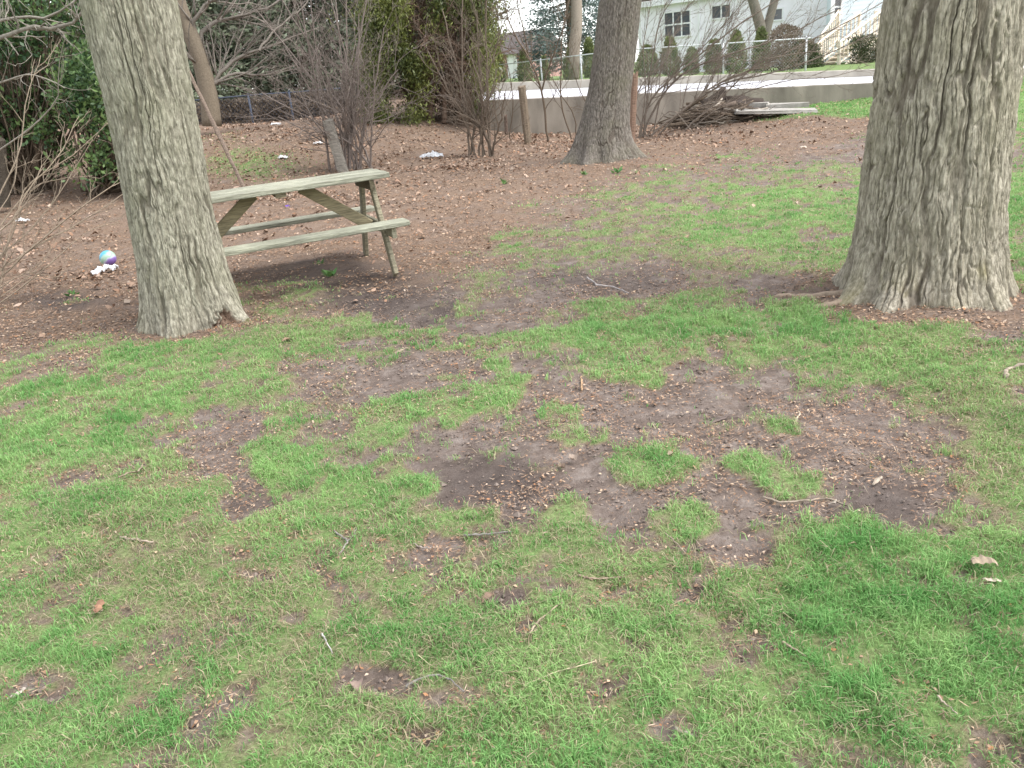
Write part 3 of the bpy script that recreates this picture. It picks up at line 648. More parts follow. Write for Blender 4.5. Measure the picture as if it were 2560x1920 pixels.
for sx in (-1, 1):
    X0 = sx*.745
    plank('cleat', (X0-sx*.0, 0, HT-.038-.046), (.66, .038, .09), M=np.array([[0, -1, 0], [1, 0, 0], [0, 0, 1]]), col=wdk)
    plank('seat_support', (X0+sx*.041, 0, HS_-.038-.047), (1.40, .038, .092), M=np.array([[0, -1, 0], [1, 0, 0], [0, 0, 1]]), col=(.30, .27, .205))
    for sy in (-1, 1):
        a = (X0+sx*.0, sy*.60, -.035); b = (X0, sy*.20, HT-.085)
        x = along(a, b); yv = np.array([1., 0, 0]); zv = np.cross(x, yv); M3 = np.stack([x, zv, yv], 1)
        ln = np.linalg.norm(np.array(b)-a)
        off = sx*.0205
        plank('leg', tuple((np.array(a)+b)/2 + np.array([off, 0, 0])), (ln, .088, .038), M=M3, col=(.31, .27, .20) if sy < 0 else (.27, .24, .18))
    # long diagonal brace from under the middle of the top to the seat support
    a = (sx*.20, 0, HT-.045); b = (sx*.735, 0, HS_-.09); x = along(a, b); yv = np.array([0, 1., 0]); zv = np.cross(x, yv); M3 = np.stack([x, yv, zv], 1)
    plank('brace', tuple((np.array(a)+b)/2), (np.linalg.norm(np.array(b)-a), .038, .098), M=M3, col=(.30, .25, .165))
plank('cleat', (0, 0, HT-.038-.02), (.64, .088, .038), M=np.array([[0, -1, 0], [1, 0, 0], [0, 0, 1]]), col=wdk)
for sx in (-1, 1):
    for sy in (-1, 1):
        for zz_, yy_ in ((HS_-.085, .395), (HT-.08, .215)):
            a = np.array([sx*.805, sy*yy_, zz_]); mb = MB(); mb.tube([a, a+np.array([sx*.014, 0, 0])], .011, 6, (.10, .085, .075)); mb.build('bolt', M_plain, tbl)

# ------------------------------------------------------------------ ball and rubbish
bb = G(237, 573); R_ = .083
m = bpy.data.materials.new('ball_swirl'); m.use_nodes = True; N = m.node_tree.nodes; L = m.node_tree.links; p = N['Principled BSDF']; p.inputs['Roughness'].default_value = .3
tc = N.new('ShaderNodeTexCoord'); mp = N.new('ShaderNodeMapping'); mp.inputs['Rotation'].default_value = (.3, .75, 0); L.new(tc.outputs['Object'], mp.inputs[0]); sx_ = N.new('ShaderNodeSeparateXYZ'); L.new(mp.outputs[0], sx_.inputs[0])
nzz = N.new('ShaderNodeTexNoise'); nzz.inputs['Scale'].default_value = 22; L.new(tc.outputs['Object'], nzz.inputs['Vector'])
ma = N.new('ShaderNodeMath'); ma.operation = 'MULTIPLY_ADD'; L.new(sx_.outputs[2], ma.inputs[0]); ma.inputs[1].default_value = 1/(2.2*R_); ma.inputs[2].default_value = .5
mb2 = N.new('ShaderNodeMath'); mb2.operation = 'MULTIPLY_ADD'; L.new(nzz.outputs[0], mb2.inputs[0]); mb2.inputs[1].default_value = .26; L.new(ma.outputs[0], mb2.inputs[2])
mb3 = N.new('ShaderNodeMath'); mb3.operation = 'SUBTRACT'; L.new(mb2.outputs[0], mb3.inputs[0]); mb3.inputs[1].default_value = .13
rp = N.new('ShaderNodeValToRGB'); rp.color_ramp.interpolation = 'EASE'; e = rp.color_ramp.elements
st = [(.0, (.15, .08, .28)), (.22, (.22, .14, .38)), (.30, (.40, .42, .50)), (.40, (.28, .42, .30)), (.58, (.32, .46, .38)), (.68, (.10, .36, .48)), (1., (.06, .40, .56))]
while len(e) < len(st): e.new(.5)
for q, (po, cc) in enumerate(st): e[q].position = po; e[q].color = (*cc, 1)
L.new(mb3.outputs[0], rp.inputs[0]); L.new(rp.outputs[0], p.inputs['Base Color'])
nu, nv = 40, 22; V = []; u_, v_ = np.meshgrid(np.arange(nu)*2*math.pi/nu, np.linspace(.0, math.pi, nv))
V = np.stack([np.cos(u_)*np.sin(v_), np.sin(u_)*np.sin(v_), np.cos(v_)], -1).reshape(-1, 3)*R_
ii = np.arange(nu*nv).reshape(nv, nu); i2 = np.roll(ii, -1, 1)
o = mesh_obj('ball', V, np.stack([ii[:-1], ii[1:], i2[1:], i2[:-1]], -1).reshape(-1, 4), m, None, None, True); o.location = (bb[0], bb[1], bb[2]+R_*.9)
tag(o, 'small rubber ball swirled in turquoise, green and purple lying among dead leaves', 'ball')
def crumple(name, px, py, sx, sy, h, seed, label, cat='litter', col=(.70, .70, .71), rz=0., group=None):
    g = G(px, py, 30); n = 22; a, b = np.meshgrid(np.linspace(-1, 1, n), np.linspace(-1, 1, n)); rr_ = np.hypot(a, b)
    wob = 1+.35*fbm(a*1.5+seed, b*1.5, 0., 2); X = a*sx/2*wob; Y = b*sy/2*wob
    Z = h*(np.clip(1-rr_**2*.7, 0, 1)*.6 + .5*np.abs(fbm(a*2.2+seed, b*2.2, 2., 3)) + .25*np.abs(fbm(a*6+seed, b*6, 2., 2))) + .008
    c, s = math.cos(rz), math.sin(rz); V = np.stack([X*c-Y*s, X*s+Y*c, Z], -1).reshape(-1, 3)
    ii = np.arange(n*n).reshape(n, n); o = mesh_obj(name, V, np.stack([ii[:-1, :-1], ii[:-1, 1:], ii[1:, 1:], ii[1:, :-1]], -1).reshape(-1, 4), M_plain, None, np.broadcast_to(np.array(col), (n*n, 3)))
    o.location = (g[0], g[1], T(g[0], g[1])+.006); return tag(o, label, cat, group)
crumple('plastic_bag', 232, 592, .22, .12, .07, 3, 'torn white plastic bag in front of the swirled ball', rz=.5)
crumple('plastic_bag', 934, 343, .36, .18, .10, 9, 'pale grey plastic bag behind the right end of the picnic table', rz=.1, col=(.52, .53, .55))
crumple('paper_scrap', 48, 482, .14, .08, .05, 5, 'white paper scrap under the bare twigs at the far left')
crumple('paper_scrap', 611, 345, .17, .12, .06, 6, 'white paper scrap on the slope just above the tabletop')
crumple('paper_scrap', 597, 272, .22, .12, .06, 7, 'white paper scrap near the dark fence at the back')
crumple('paper_scrap', 688, 313, .16, .10, .05, 8, 'small white scrap left of the leaning board post', col=(.8, .8, .8))
crumple('bottle_wrapper', 622, 450, .06, .04, .03, 14, 'small purple wrapper on the soil behind the picnic table', col=(.22, .12, .5))
crumple('paper_scrap', 1735, 322, .10, .06, .03, 16, 'small pale scrap on the needles below the concrete slabs', col=(.7, .62, .52))
crumple('paper_scrap', 1420, 272, .26, .1, .05, 18, 'flattened pale wrapper at the left end of the brush pile', col=(.66, .62, .54))

# ------------------------------------------------------------------ posts
def post(name, base_px, top_px, wpx, label, col, depth=.09, board=False, d=None, cat='post'):
    g = G(*base_px, 30) if d is None else W3(*base_px, d); t = W3(*top_px, g[1]); wd = wpx/1795*g[1]
    ax = (t-g); ln = np.linalg.norm(ax); ax /= ln; s = np.cross(ax, [0, 1, 0]); s /= np.linalg.norm(s); f = np.cross(s, ax); n = 12
    V = []; rg = np.random.default_rng(int(base_px[0])); k = 8
    for i in range(n+1):
        c_ = g - ax*.15 + ax*(ln+.15)*i/n
        for a in range(k):
            th = a*2*math.pi/k+.39; ca, sa = math.cos(th), math.sin(th); m_ = max(abs(ca), abs(sa)) if not False else 1
            rr_ = (1/m_*.82) ; V.append(c_ + s*ca*rr_*wd/2 + f*sa*rr_*depth/2 + rg.normal(0, .003, 3) + (ax*rg.normal(0, .02) if i == n else 0))
    V = np.array(V); i = np.arange(n)[:, None]*k; j = np.arange(k)[None]
    F = [np.stack([i+j, i+(j+1) % k, i+k+(j+1) % k, i+k+j], -1).reshape(-1, 4), np.array([[n*k+q for q in range(k)]])]
    o = mesh_obj(name, V, F, M_wood, None, np.broadcast_to(np.array(col), (len(V), 3)), False, g); return tag(o, label, cat)
post('fence_post', (1141, 312), (1127, 187), 19, 'brown squared wooden post standing in front of the retaining wall', (.21, .165, .12), .16)
post('wooden_stake', (1094, 290), (1092, 248), 8, 'short dark stake against the retaining wall left of the brown post', (.14, .10, .08), .06)
post('board_post', (742, 372), (708, 262), 26, 'tilted grey board post behind the multi-stem shrub', (.27, .245, .21), .05)
post('wooden_stake', (1364, 330), (1372, 158), 15, 'reddish brown stake beside the middle trunk, rising past the wall top', (.25, .165, .12), .10, d=16.0)
post('tree_stump', (8, 425), (-2, 300), 26, 'dark leaning stump stem at the far left edge behind twigs', (.07, .058, .045), .2, cat='stump', d=13)
post('leaning_pole', (521, 393), (384, 105), 9, 'thin reddish bare pole leaning over the far end of the picnic table', (.26, .20, .16), .05, d=13.6, cat='pole')

# ------------------------------------------------------------------ retaining wall, road, kerb
xs = np.linspace(wL[0]-.05, 16, 90); yw = wally(xs); zb_ = terr0(xs, yw)-.35; zt = wallz(xs)
n = len(xs); sec = np.zeros((n, 6, 3)); jit = .006*fbm(xs*2.2, xs*0, 0., 3)
for k, (dy, zv) in enumerate([(0, zb_), (0, zt-.012), (.012, zt), (.168, zt), (.18, zt-.012), (.18, zb_)]): sec[:, k] = np.stack([xs, yw+dy+jit, zv+jit*.6*(k in (1, 2, 3, 4))], -1)
i = np.arange(n-1)[:, None]*6; j = np.arange(6)[None]
F = [np.stack([i+j, i+6+j, i+6+(j+1) % 6, i+(j+1) % 6], -1).reshape(-1, 4), np.array([[0, 1, 2, 3, 4, 5], [(n-1)*6+q for q in (5, 4, 3, 2, 1, 0)]])]
o = mesh_obj('retaining_wall', sec.reshape(-1, 3), F, M_conc, None, None); tag(o, 'low stained concrete retaining wall holding up the parking lot', 'wall')
xs = np.linspace(wL[0]-.1, 60, 150); V = np.stack([np.stack([xs, wally(xs)+.181, wallz(xs)-.03], -1), np.stack([xs, kerby(xs), kerbz(xs)], -1)], 1).reshape(-1, 3)
i = np.arange(len(xs)-1)[:, None]*2; tag(mesh_obj('road', V, i+np.array([[0, 2, 3, 1]]), M_road), None, None, kind='structure')
xs = np.linspace(kL[0]-1.0, 60, 150); n = len(xs); ky, kz = kerby(xs), kerbz(xs)
hk = np.interp(xs, [kL[0], kR[0]], [.25, .19])
sec = np.stack([np.stack([xs, ky+dy, kz+dz], -1) for dy, dz in ((-.002, -.3), (-.002, 0), (.0, .0))], 1)
sec = np.stack([np.stack([xs, ky, kz-.3], -1), np.stack([xs, ky+.02, kz+hk-.02], -1), np.stack([xs, ky+.04, kz+hk], -1), np.stack([xs, ky+.22, kz+hk], -1), np.stack([xs, ky+.22, kz-.3], -1)], 1)
i = np.arange(n-1)[:, None]*5; j = np.arange(4)[None]
tag(mesh_obj('kerb', sec.reshape(-1, 3), np.stack([i+j, i+5+j, i+5+j+1, i+j+1], -1).reshape(-1, 4), M_kerb), None, None, kind='structure')

# ------------------------------------------------------------------ vegetation helpers
def leaves(P, size, col, rg, asp=.45, D=None, jit=.6, droop=0.):
    """small folded leaf faces at points P"""
    n = len(P); 
    if D is None: D = rg.normal(0, 1, (n, 3))
    D = D + rg.normal(0, jit, (n, 3)); D[:, 2] -= droop; D /= np.linalg.norm(D, axis=1, keepdims=True)+1e-9
    S = np.cross(D, rg.normal(0, 1, (n, 3))); S /= np.linalg.norm(S, axis=1, keepdims=True)+1e-9
    sz = (size*rg.uniform(.6, 1.3, n))[:, None]
    V = np.stack([P, P+D*sz*.5-S*sz*asp*.5, P+D*sz, P+D*sz*.5+S*sz*asp*.5], 1).reshape(-1, 3)
    return V, np.arange(n)[:, None]*4+np.array([[0, 1, 2, 3]]), np.repeat(col, 4, 0)
class LB:
    def __init__(s): s.V = []; s.Q = []; s.C = []; s.n = 0
    def add(s, r): s.V.append(r[0]); s.Q.append(r[1]+s.n); s.C.append(r[2]); s.n += len(r[0])
    def build(s, name, parent, base, M=None):
        o = mesh_obj(name, np.concatenate(s.V), np.concatenate(s.Q), M or M_leaf, parent, np.concatenate(s.C), False, base)
        if parent is not None: o.location = (0, 0, 0)
        return o
def mixcol(a, b, n, rg, t=None):
    t = (rg.random((n, 1)) if t is None else np.clip(t, 0, 1)[:, None]); return (np.array(a)*(1-t)+np.array(b)*t)*rg.uniform(.8, 1.2, (n, 1))
def pxpath(pts, d0, d1=None, n=14):
    d1 = d0 if d1 is None else d1; k = len(pts); P = np.array([W3(x, y, d0+(d1-d0)*i/(k-1)) for i, (x, y) in enumerate(pts)])
    t = np.linspace(0, k-1, n); i = np.minimum(t.astype(int), k-2); f = (t-i)[:, None]
    A = P[np.maximum(i-1, 0)]; B = P[i]; Cc = P[i+1]; D = P[np.minimum(i+2, k-1)]
    return .5*((2*B)+(-A+Cc)*f+(2*A-5*B+4*Cc-D)*f*f+(-A+3*B-3*Cc+D)*f**3)
def stem(mb, pts, d0, r0, r1, rg, col, nt=10, tl=.8, P=None, d1=None, t0=.15, up=.5):
    L_ = pxpath(pts, d0, d1); n = len(L_); L_ = L_ + rg.normal(0, r0*.35, L_.shape); L_[0] -= (0, 0, .05)
    rad = np.linspace(r0, r1, n); mb.tube(L_, rad, 6 if r0 > .02 else 4, np.array(col)*rg.uniform(.85, 1.15), cap=r0 > .03)
    P = P or dict(wob=.16, up=(.25, .15, .1), lv=2, n=(4, 3), ang=(.35, .9), len=(.55, .5), rad=(.55, .6), rmin=.0028, seg=5)
    for k in range(nt):
        t = rg.uniform(t0, 1)*(n-1.01); i = int(t); q = L_[i]+(L_[i+1]-L_[i])*(t-i); a = L_[i+1]-L_[i]; a /= np.linalg.norm(a)+1e-9
        s = rg.normal(0, 1, 3); s -= a*(s@a); s /= np.linalg.norm(s); an = rg.uniform(.4, 1.0)
        grow(mb, q, a*math.cos(an)+s*math.sin(an)+np.array([0, 0, up*.4]), tl*rg.uniform(.5, 1.3), max(rad[i]*.5, .004), 0, P, rg, np.array(col))
GREY, BRN, PUR, TAN = (.21, .185, .155), (.15, .115, .085), (.155, .125, .115), (.31, .245, .175)

# ------------------------------------------------------------------ bare shrubs
def shrub(name, label, base_px, d, targets, r, col, seed, nt, tl, spread=.15, cat='shrub', bend=.0, group=None, P=None):
    b = W3(*base_px, d); b[2] = T(b[0], b[1]); rg = np.random.default_rng(seed); mb = MB()
    for (tx, ty, *rest) in targets:
        rr = rest[0] if rest else r; dd = d+rg.uniform(-.7, .7); bx = base_px[0]+rg.normal(0, spread*100); 
        mx_ = (bx*.55+tx*.45)+rg.normal(0, 8)+bend*(bx-tx); my_ = base_px[1]*.45+ty*.55
        q1 = (bx+(mx_-bx)*.35, base_px[1]+(my_-base_px[1])*.5)
        stem(mb, [(bx, base_px[1]+2), q1, (mx_, my_), (tx, ty)], d, rr, rr*.4, rg, col, nt, tl, d1=dd, P=P)
    o = mb.build(name, M_twig, None, True, b); return tag(o, label, cat, group)
shrub('bare_shrub', 'tall bare multi-stem shrub rising behind the right end of the picnic table', (772, 366), float(G(772, 366, 30)[1]),
      [(545, 10), (585, -40), (610, 90), (640, -50), (672, 20), (700, -60), (722, -20), (750, -70), (775, 30), (800, -40), (830, 60), (690, 150), (640, 190), (565, 200), (745, 120), (860, 150), (600, 250), (810, 200)], .022, (.20, .165, .145), 21, 11, 1.05, .22, P=dict(wob=.22, up=(.2, .1, .1), lv=2, n=(4, 3), ang=(.35, 1.1), len=(.6, .55), rad=(.55, .6), rmin=.0028, seg=5))
shrub('bare_shrub', 'bare multi-stem shrub in front of the left end of the retaining wall', (1040, 338), float(G(1040, 338, 30)[1]),
      [(1000, -40), (955, 20), (1050, -30), (1085, 60), (1010, 90), (1075, 150), (925, 110), (985, 160), (1090, 200), (1030, 20), (960, 200)], .024, (.17, .135, .105), 22, 11, .8, .22)
rg = np.random.default_rng(23); mb = MB(); d = 18.3
for pts, r0, nt in [([(1186, 306), (1176, 240), (1166, 180), (1140, 120), (1112, 75), (1092, 20), (1085, -40)], .028, 16), ([(1170, 190), (1188, 140), (1205, 95), (1222, 40), (1238, -40)], .018, 12), ([(1236, 300), (1215, 235), (1212, 150), (1216, 60), (1236, -30)], .018, 12), ([(1245, 292), (1240, 250), (1210, 200), (1185, 160), (1150, 130)], .014, 10), ([(1320, 272), (1275, 235), (1250, 190), (1230, 130), (1190, 90)], .014, 12), ([(1140, 120), (1130, 60), (1118, 10), (1122, -40)], .014, 10), ([(1100, 300), (1108, 220), (1096, 140), (1070, 60)], .013, 10)]:
    stem(mb, pts, d, r0, r0*.35, rg, BRN, nt, .7, d1=d-.5)
b = W3(1186, 306, d); tag(mb.build('bare_shrub', M_twig, None, True, b), 'thin dark leggy shrub standing directly right of the brown post', 'shrub')
rg = np.random.default_rng(24); mb = MB(); d = float(G(1395, 296, 30)[1])
PD = dict(wob=.14, up=(.35, .2, .1), lv=2, n=(5, 3), ang=(.3, .8), len=(.55, .5), rad=(.6, .6), rmin=.003, seg=5, pull=(.35, 0, .1))
for pts, r0, nt in [([(1378, 296), (1398, 235), (1428, 190), (1500, 128), (1590, 58), (1680, 0), (1740, -40)], .030, 22), ([(1386, 298), (1425, 215), (1480, 158), (1560, 122), (1640, 98), (1720, 65), (1810, 20)], .032, 24), ([(1400, 294), (1465, 245), (1540, 188), (1620, 150), (1700, 112), (1800, 62), (1905, 5)], .032, 24), ([(1420, 290), (1500, 222), (1570, 178), (1660, 160), (1760, 128), (1850, 90), (1915, 55)], .026, 24),
                    ([(1390, 296), (1398, 210), (1412, 110), (1432, 30), (1485, -40)], .022, 16), ([(1384, 294), (1394, 190), (1390, 100), (1405, 10), (1400, -40)], .016, 14), ([(1480, 275), (1535, 232), (1598, 172), (1640, 135), (1700, 118), (1780, 110)], .024, 20), ([(1400, 296), (1370, 230), (1395, 170), (1440, 130), (1450, 60), (1500, 0)], .02, 16), ([(1410, 292), (1440, 180), (1530, 90), (1600, 10), (1640, -40)], .02, 18), ([(1500, 270), (1600, 205), (1700, 175), (1800, 165), (1880, 140)], .016, 16), ([(1395, 296), (1450, 240), (1500, 290), (1530, 310)], .016, 8)]:
    stem(mb, pts, d, r0*.72, r0*.25, rg, (.20, .165, .135), nt+4, .85, d1=d-.8, P=PD)
b = W3(1395, 296, d); tag(mb.build('arching_shrub', M_twig, None, True, b), 'wide bare shrub with long branches arching right over the retaining wall', 'shrub')
# tan shrub reaching in from the left edge
rg = np.random.default_rng(25); mb = MB(); d = 7.2
PE = dict(wob=.2, up=(.25, .1), lv=1, n=(3,), ang=(.35, .9), len=(.5,), rad=(.6,), rmin=.0022, seg=5)
for pts, r0, nt in [([(-70, 660), (-10, 590), (100, 520), (200, 465), (300, 395)], .012, 9), ([(-60, 655), (0, 560), (80, 480), (140, 400), (200, 300)], .011, 9), ([(-20, 690), (4, 600), (18, 520), (45, 440), (92, 360)], .010, 8), ([(-60, 640), (0, 600), (110, 500), (230, 410), (330, 370)], .010, 9), ([(-70, 610), (0, 490), (70, 400), (130, 330), (170, 250)], .010, 9), ([(-80, 620), (-10, 440), (40, 330), (60, 200), (90, 120)], .010, 9), ([(-40, 680), (20, 640), (120, 560), (190, 500), (260, 480)], .007, 7), ([(-40, 670), (30, 620), (90, 570), (130, 500)], .007, 6), ([(-60, 600), (10, 540), (60, 420), (110, 390), (200, 380)], .008, 8), ([(-60, 580), (-10, 470), (30, 400), (40, 300)], .008, 8), ([(-30, 640), (60, 590), (120, 600), (190, 540)], .006, 6), ([(-60, 540), (30, 470), (60, 400), (150, 340), (240, 260)], .008, 9)]:
    stem(mb, pts, d, r0, r0*.35, rg, (.27, .215, .16), nt, .34, d1=d+.9, P=PE)
b = W3(-60, 655, d); tag(mb.build('bare_shrub', M_twig, None, True, b), 'thin tan twigs of a bare shrub leaning in from the left edge', 'shrub')
# grey tree outside the left edge whose limbs hang into the picture
rg = np.random.default_rng(26); root = thing('bare_tree', 'grey limbs of a bare tree reaching in over the top left corner', 'tree', W3(-230, 640, 9.5)); mb = MB(); bL2 = np.array(root.location)
mb.tube(pxpath([(-230, 650), (-225, 400), (-235, 150), (-240, -200), (-230, -500)], 9.5), np.linspace(.17, .10, 14), 10, (.22, .20, .17))
o = mb.build('trunk', M_twig, root, True, bL2); o.location = (0, 0, 0); mb = MB()
for pts, r0, nt in [([(-235, 130), (-90, 105), (0, 78), (60, 60), (125, 58), (170, 35), (230, -20)], .030, 12), ([(-235, 20), (-60, 45), (40, 36), (110, 36), (150, 10), (180, -20)], .020, 9), ([(-235, 230), (-60, 190), (10, 175), (70, 160), (140, 190)], .016, 9), ([(-235, 380), (-60, 350), (0, 325), (70, 270), (122, 215), (128, 140), (142, 80)], .012, 9), ([(-235, -100), (-20, -60), (15, 10), (10, 40)], .014, 7), ([(60, 60), (55, 95), (70, 120)], .006, 3)]:
    stem(mb, pts, 9.5, r0, r0*.35, rg, (.25, .225, .19), nt, .42, d1=9.0, P=PE, up=.1)
o = mb.build('limbs', M_twig, root, True, bL2); o.location = (0, 0, 0); o.name = 'crown'
# small crooked tree left, by the dark fence
rg = np.random.default_rng(27); d = 20.; b = W3(457, 262, d); root = thing('bare_tree', 'crooked brown bare tree beside the dark fence, right of the leaning trunk', 'tree', b); mb = MB()
mb.tube(pxpath([(458, 272), (452, 215), (436, 140), (412, 75), (388, 10), (372, -60)], d), np.linspace(.22, .13, 14), 10, (.19, .155, .115)); o = mb.build('trunk', M_twig, root, True, b); o.location = (0, 0, 0); mb = MB()
for pts, r0, nt in [([(446, 200), (480, 150), (530, 118), (600, 95), (690, 60)], .05, 14), ([(446, 205), (470, 175), (520, 158), (570, 160), (640, 140)], .05, 12), ([(425, 105), (445, 65), (500, 35), (570, 20), (640, -20)], .06, 14), ([(412, 75), (430, 30), (470, -10), (520, -40)], .06, 12), ([(388, 10), (350, -30), (300, -60)], .05, 8), ([(436, 140), (405, 120), (370, 60), (330, 20)], .04, 10), ([(560, 105), (600, 60), (650, 20), (680, -20)], .03, 12)]:
    stem(mb, pts, d, r0, r0*.25, rg, (.20, .175, .15), nt, 1.2, d1=d+rg.uniform(-1, 1), P=dict(wob=.16, up=(.15, .1), lv=2, n=(5, 4), ang=(.35, .95), len=(.55, .5), rad=(.5, .55), rmin=.004, seg=5))
o = mb.build('crown', M_twig, root, True, b); o.location = (0, 0, 0)

# ------------------------------------------------------------------ broadleaf evergreens, left
def broadleaf(label, px0, px1, py0, py1, d0, d1, ncl, seed, size=.085, bald=.05):
    rg = np.random.default_rng(seed); bx = (px0+px1)/2; b = W3(bx, py1, (d0+d1)/2); b[2] = T(b[0], b[1]); root = thing('evergreen_shrub', label, 'shrub', b); lb = LB(); mb = MB()
    for k in range(ncl):
        fx, fy = rg.random(2); px = px0+(px1-px0)*fx; py = py0+(py1-py0)*fy; d_ = rg.uniform(d0, d1)
        c = W3(px, py, d_)
        if fbm(c[0]*1.1+seed, c[1]*.6, c[2]*1.1, 3) < bald-.25 or ((fx-.5)/.5)**2*.55+(max(0, .22-fy)/.3) + max(0, fy-.85)*3 > rg.uniform(.5, 1): continue
        n = int(rg.integers(16, 34)); rad = rg.uniform(.12, .26); q = rg.normal(0, 1, (n, 3)); q /= np.linalg.norm(q, axis=1, keepdims=True)
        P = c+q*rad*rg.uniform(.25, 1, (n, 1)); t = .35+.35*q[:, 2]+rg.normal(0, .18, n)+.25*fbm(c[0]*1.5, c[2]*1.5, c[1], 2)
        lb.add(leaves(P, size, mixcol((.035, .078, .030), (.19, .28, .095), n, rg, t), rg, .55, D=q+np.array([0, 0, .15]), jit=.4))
        if k % 3 == 0:
            m_ = b+(c-b)*np.array([.5, .5, .45])+rg.normal(0, .12, 3); mb.tube([b+rg.normal(0, .12, 3)*np.array([1, 1, 0]), m_, c], [.022, .014, .006], 4, np.array(BRN)*rg.uniform(.7, 1.2), cap=False)
    lb.build('foliage', root, b); o = mb.build('stems', M_twig, root, True, b); o.location = (0, 0, 0); o.name = 'branches'
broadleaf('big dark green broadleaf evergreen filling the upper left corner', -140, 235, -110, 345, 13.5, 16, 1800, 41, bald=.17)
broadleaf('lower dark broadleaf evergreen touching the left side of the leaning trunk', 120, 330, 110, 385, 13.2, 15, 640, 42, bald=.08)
# ------------------------------------------------------------------ yellow green evergreen, centre
rg = np.random.default_rng(43); b = W3(930, 262, 20.2); b[2] = T(b[0], b[1]); root = thing('evergreen_tree', 'yellow green evergreen with brown bare inner branches, left of the retaining wall', 'tree', b); lb = LB(); mb = MB()
for px, top, r0 in [(905, 880, .06), (930, 935, .08), (955, 985, .07), (990, 1010, .05), (890, 850, .05), (1010, 1040, .05)]:
    stem(mb, [(px, 262), (px+(top-px)*.3, 160), (px+(top-px)*.7, 60), (top, -80)], 20.2, r0, r0*.5, rg, (.14, .095, .07), 26, 1.0, d1=20.2+rg.uniform(-.7, .7), up=-.3, P=dict(wob=.2, up=(-.1, -.1), lv=2, n=(6, 5), ang=(.4, 1.0), len=(.55, .5), rad=(.5, .6), rmin=.004, seg=5))
o = mb.build('branches', M_twig, root, True, b); o.location = (0, 0, 0)
for k in range(3400):
    z_ = rg.random()
    if z_ < .50: px, py = 862+rg.normal(0, 40), rg.uniform(-80, 262)
    elif z_ < .66: px, py = 820+rg.normal(0, 18), rg.uniform(20, 262)
    elif z_ < .76: px, py = 1035+rg.normal(0, 22), rg.uniform(-80, 70)
    elif z_ < .84: px, py = 1045+rg.normal(0, 14), rg.uniform(60, 215)
    else: px, py = rg.uniform(800, 1050), rg.uniform(-90, 60)
    if fbm(px*.02, py*.014, 4., 3) < -.12: continue
    c = W3(px, py, rg.uniform(19.2, 20.9)); n = 26; P = c+rg.normal(0, .10, (n, 3))*np.array([1, 1, 1.5])
    t = .45+.5*fbm(px*.015, py*.015, 9., 2)+rg.normal(0, .2, n)
    lb.add(leaves(P, .085, mixcol((.050, .070, .020), (.205, .225, .060), n, rg, t), rg, .32, D=np.tile([0, 0, -.7], (n, 1)), jit=.55))
for k in range(1100):   # dead brown sprays inside the crown
    c = W3(rg.uniform(880, 1040), rg.uniform(-60, 258), rg.uniform(20.2, 21.4)); n = 22; P = c+rg.normal(0, .13, (n, 3))
    lb.add(leaves(P, .10, mixcol((.09, .065, .045), (.20, .14, .095), n, rg), rg, .22, D=np.tile([0, 0, -.5], (n, 1)), jit=.7))
lb.build('foliage', root, b)
# ------------------------------------------------------------------ conifers behind the left fence, spruce and arborvitae
def conifer(name, label, px, d, zb, h, rad, ca, cb, seed, lsz, nw, group=None, dens=26, cat='tree', droop=.25, gap=.0):
    b = W3(px, 200, d); b[2] = zb; rg = np.random.default_rng(seed); root = thing(name, label, cat, b, group); mb = MB(); lb = LB()
    mb.tube([b-[0, 0, .3], b+[.05, 0, h*.5], b+[0, 0, h]], [.13*h/8, .08*h/8, .02], 8, BRN)
    for k in range(nw):
        f = (k+rg.random())/nw; z = h*(.06+.94*f); a = rg.uniform(0, 6.283); R_ = rad*(1-f)**.8*rg.uniform(.7, 1.1)+.12
        if rg.random() < gap: continue
        dr = np.array([math.cos(a), math.sin(a), -droop*rg.uniform(.4, 1.4)]); p0 = b+[0, 0, z]
        tip_ = p0+dr*R_+np.array([0, 0, .10*R_]); mid = p0+dr*R_*.55
        if k % 2 == 0: mb.tube([p0, mid, tip_], [.025, .016, .006], 3, BRN, cap=False)
        n = int(dens*(.4+R_/rad)); t = np.sqrt(rg.uniform(.08, 1, n))[:, None]; P = p0+(tip_-p0)*t+rg.normal(0, .13*R_**.5+.03, (n, 3))*np.array([1, 1, .55])
        D = np.tile(dr, (n, 1)); cc = .45+.4*fbm(P[:, 0]*1.3, P[:, 2]*1.3, P[:, 1]*1.3, 2)+rg.normal(0, .2, n)
        lb.add(leaves(P, lsz, mixcol(ca, cb, n, rg, cc), rg, .36, D=D, jit=.55))
    o = mb.build('trunk', M_twig, root, True, b); o.location = (0, 0, 0); lb.build('crown', root, b); return root
DG, LG = (.075, .100, .062), (.22, .25, .165)
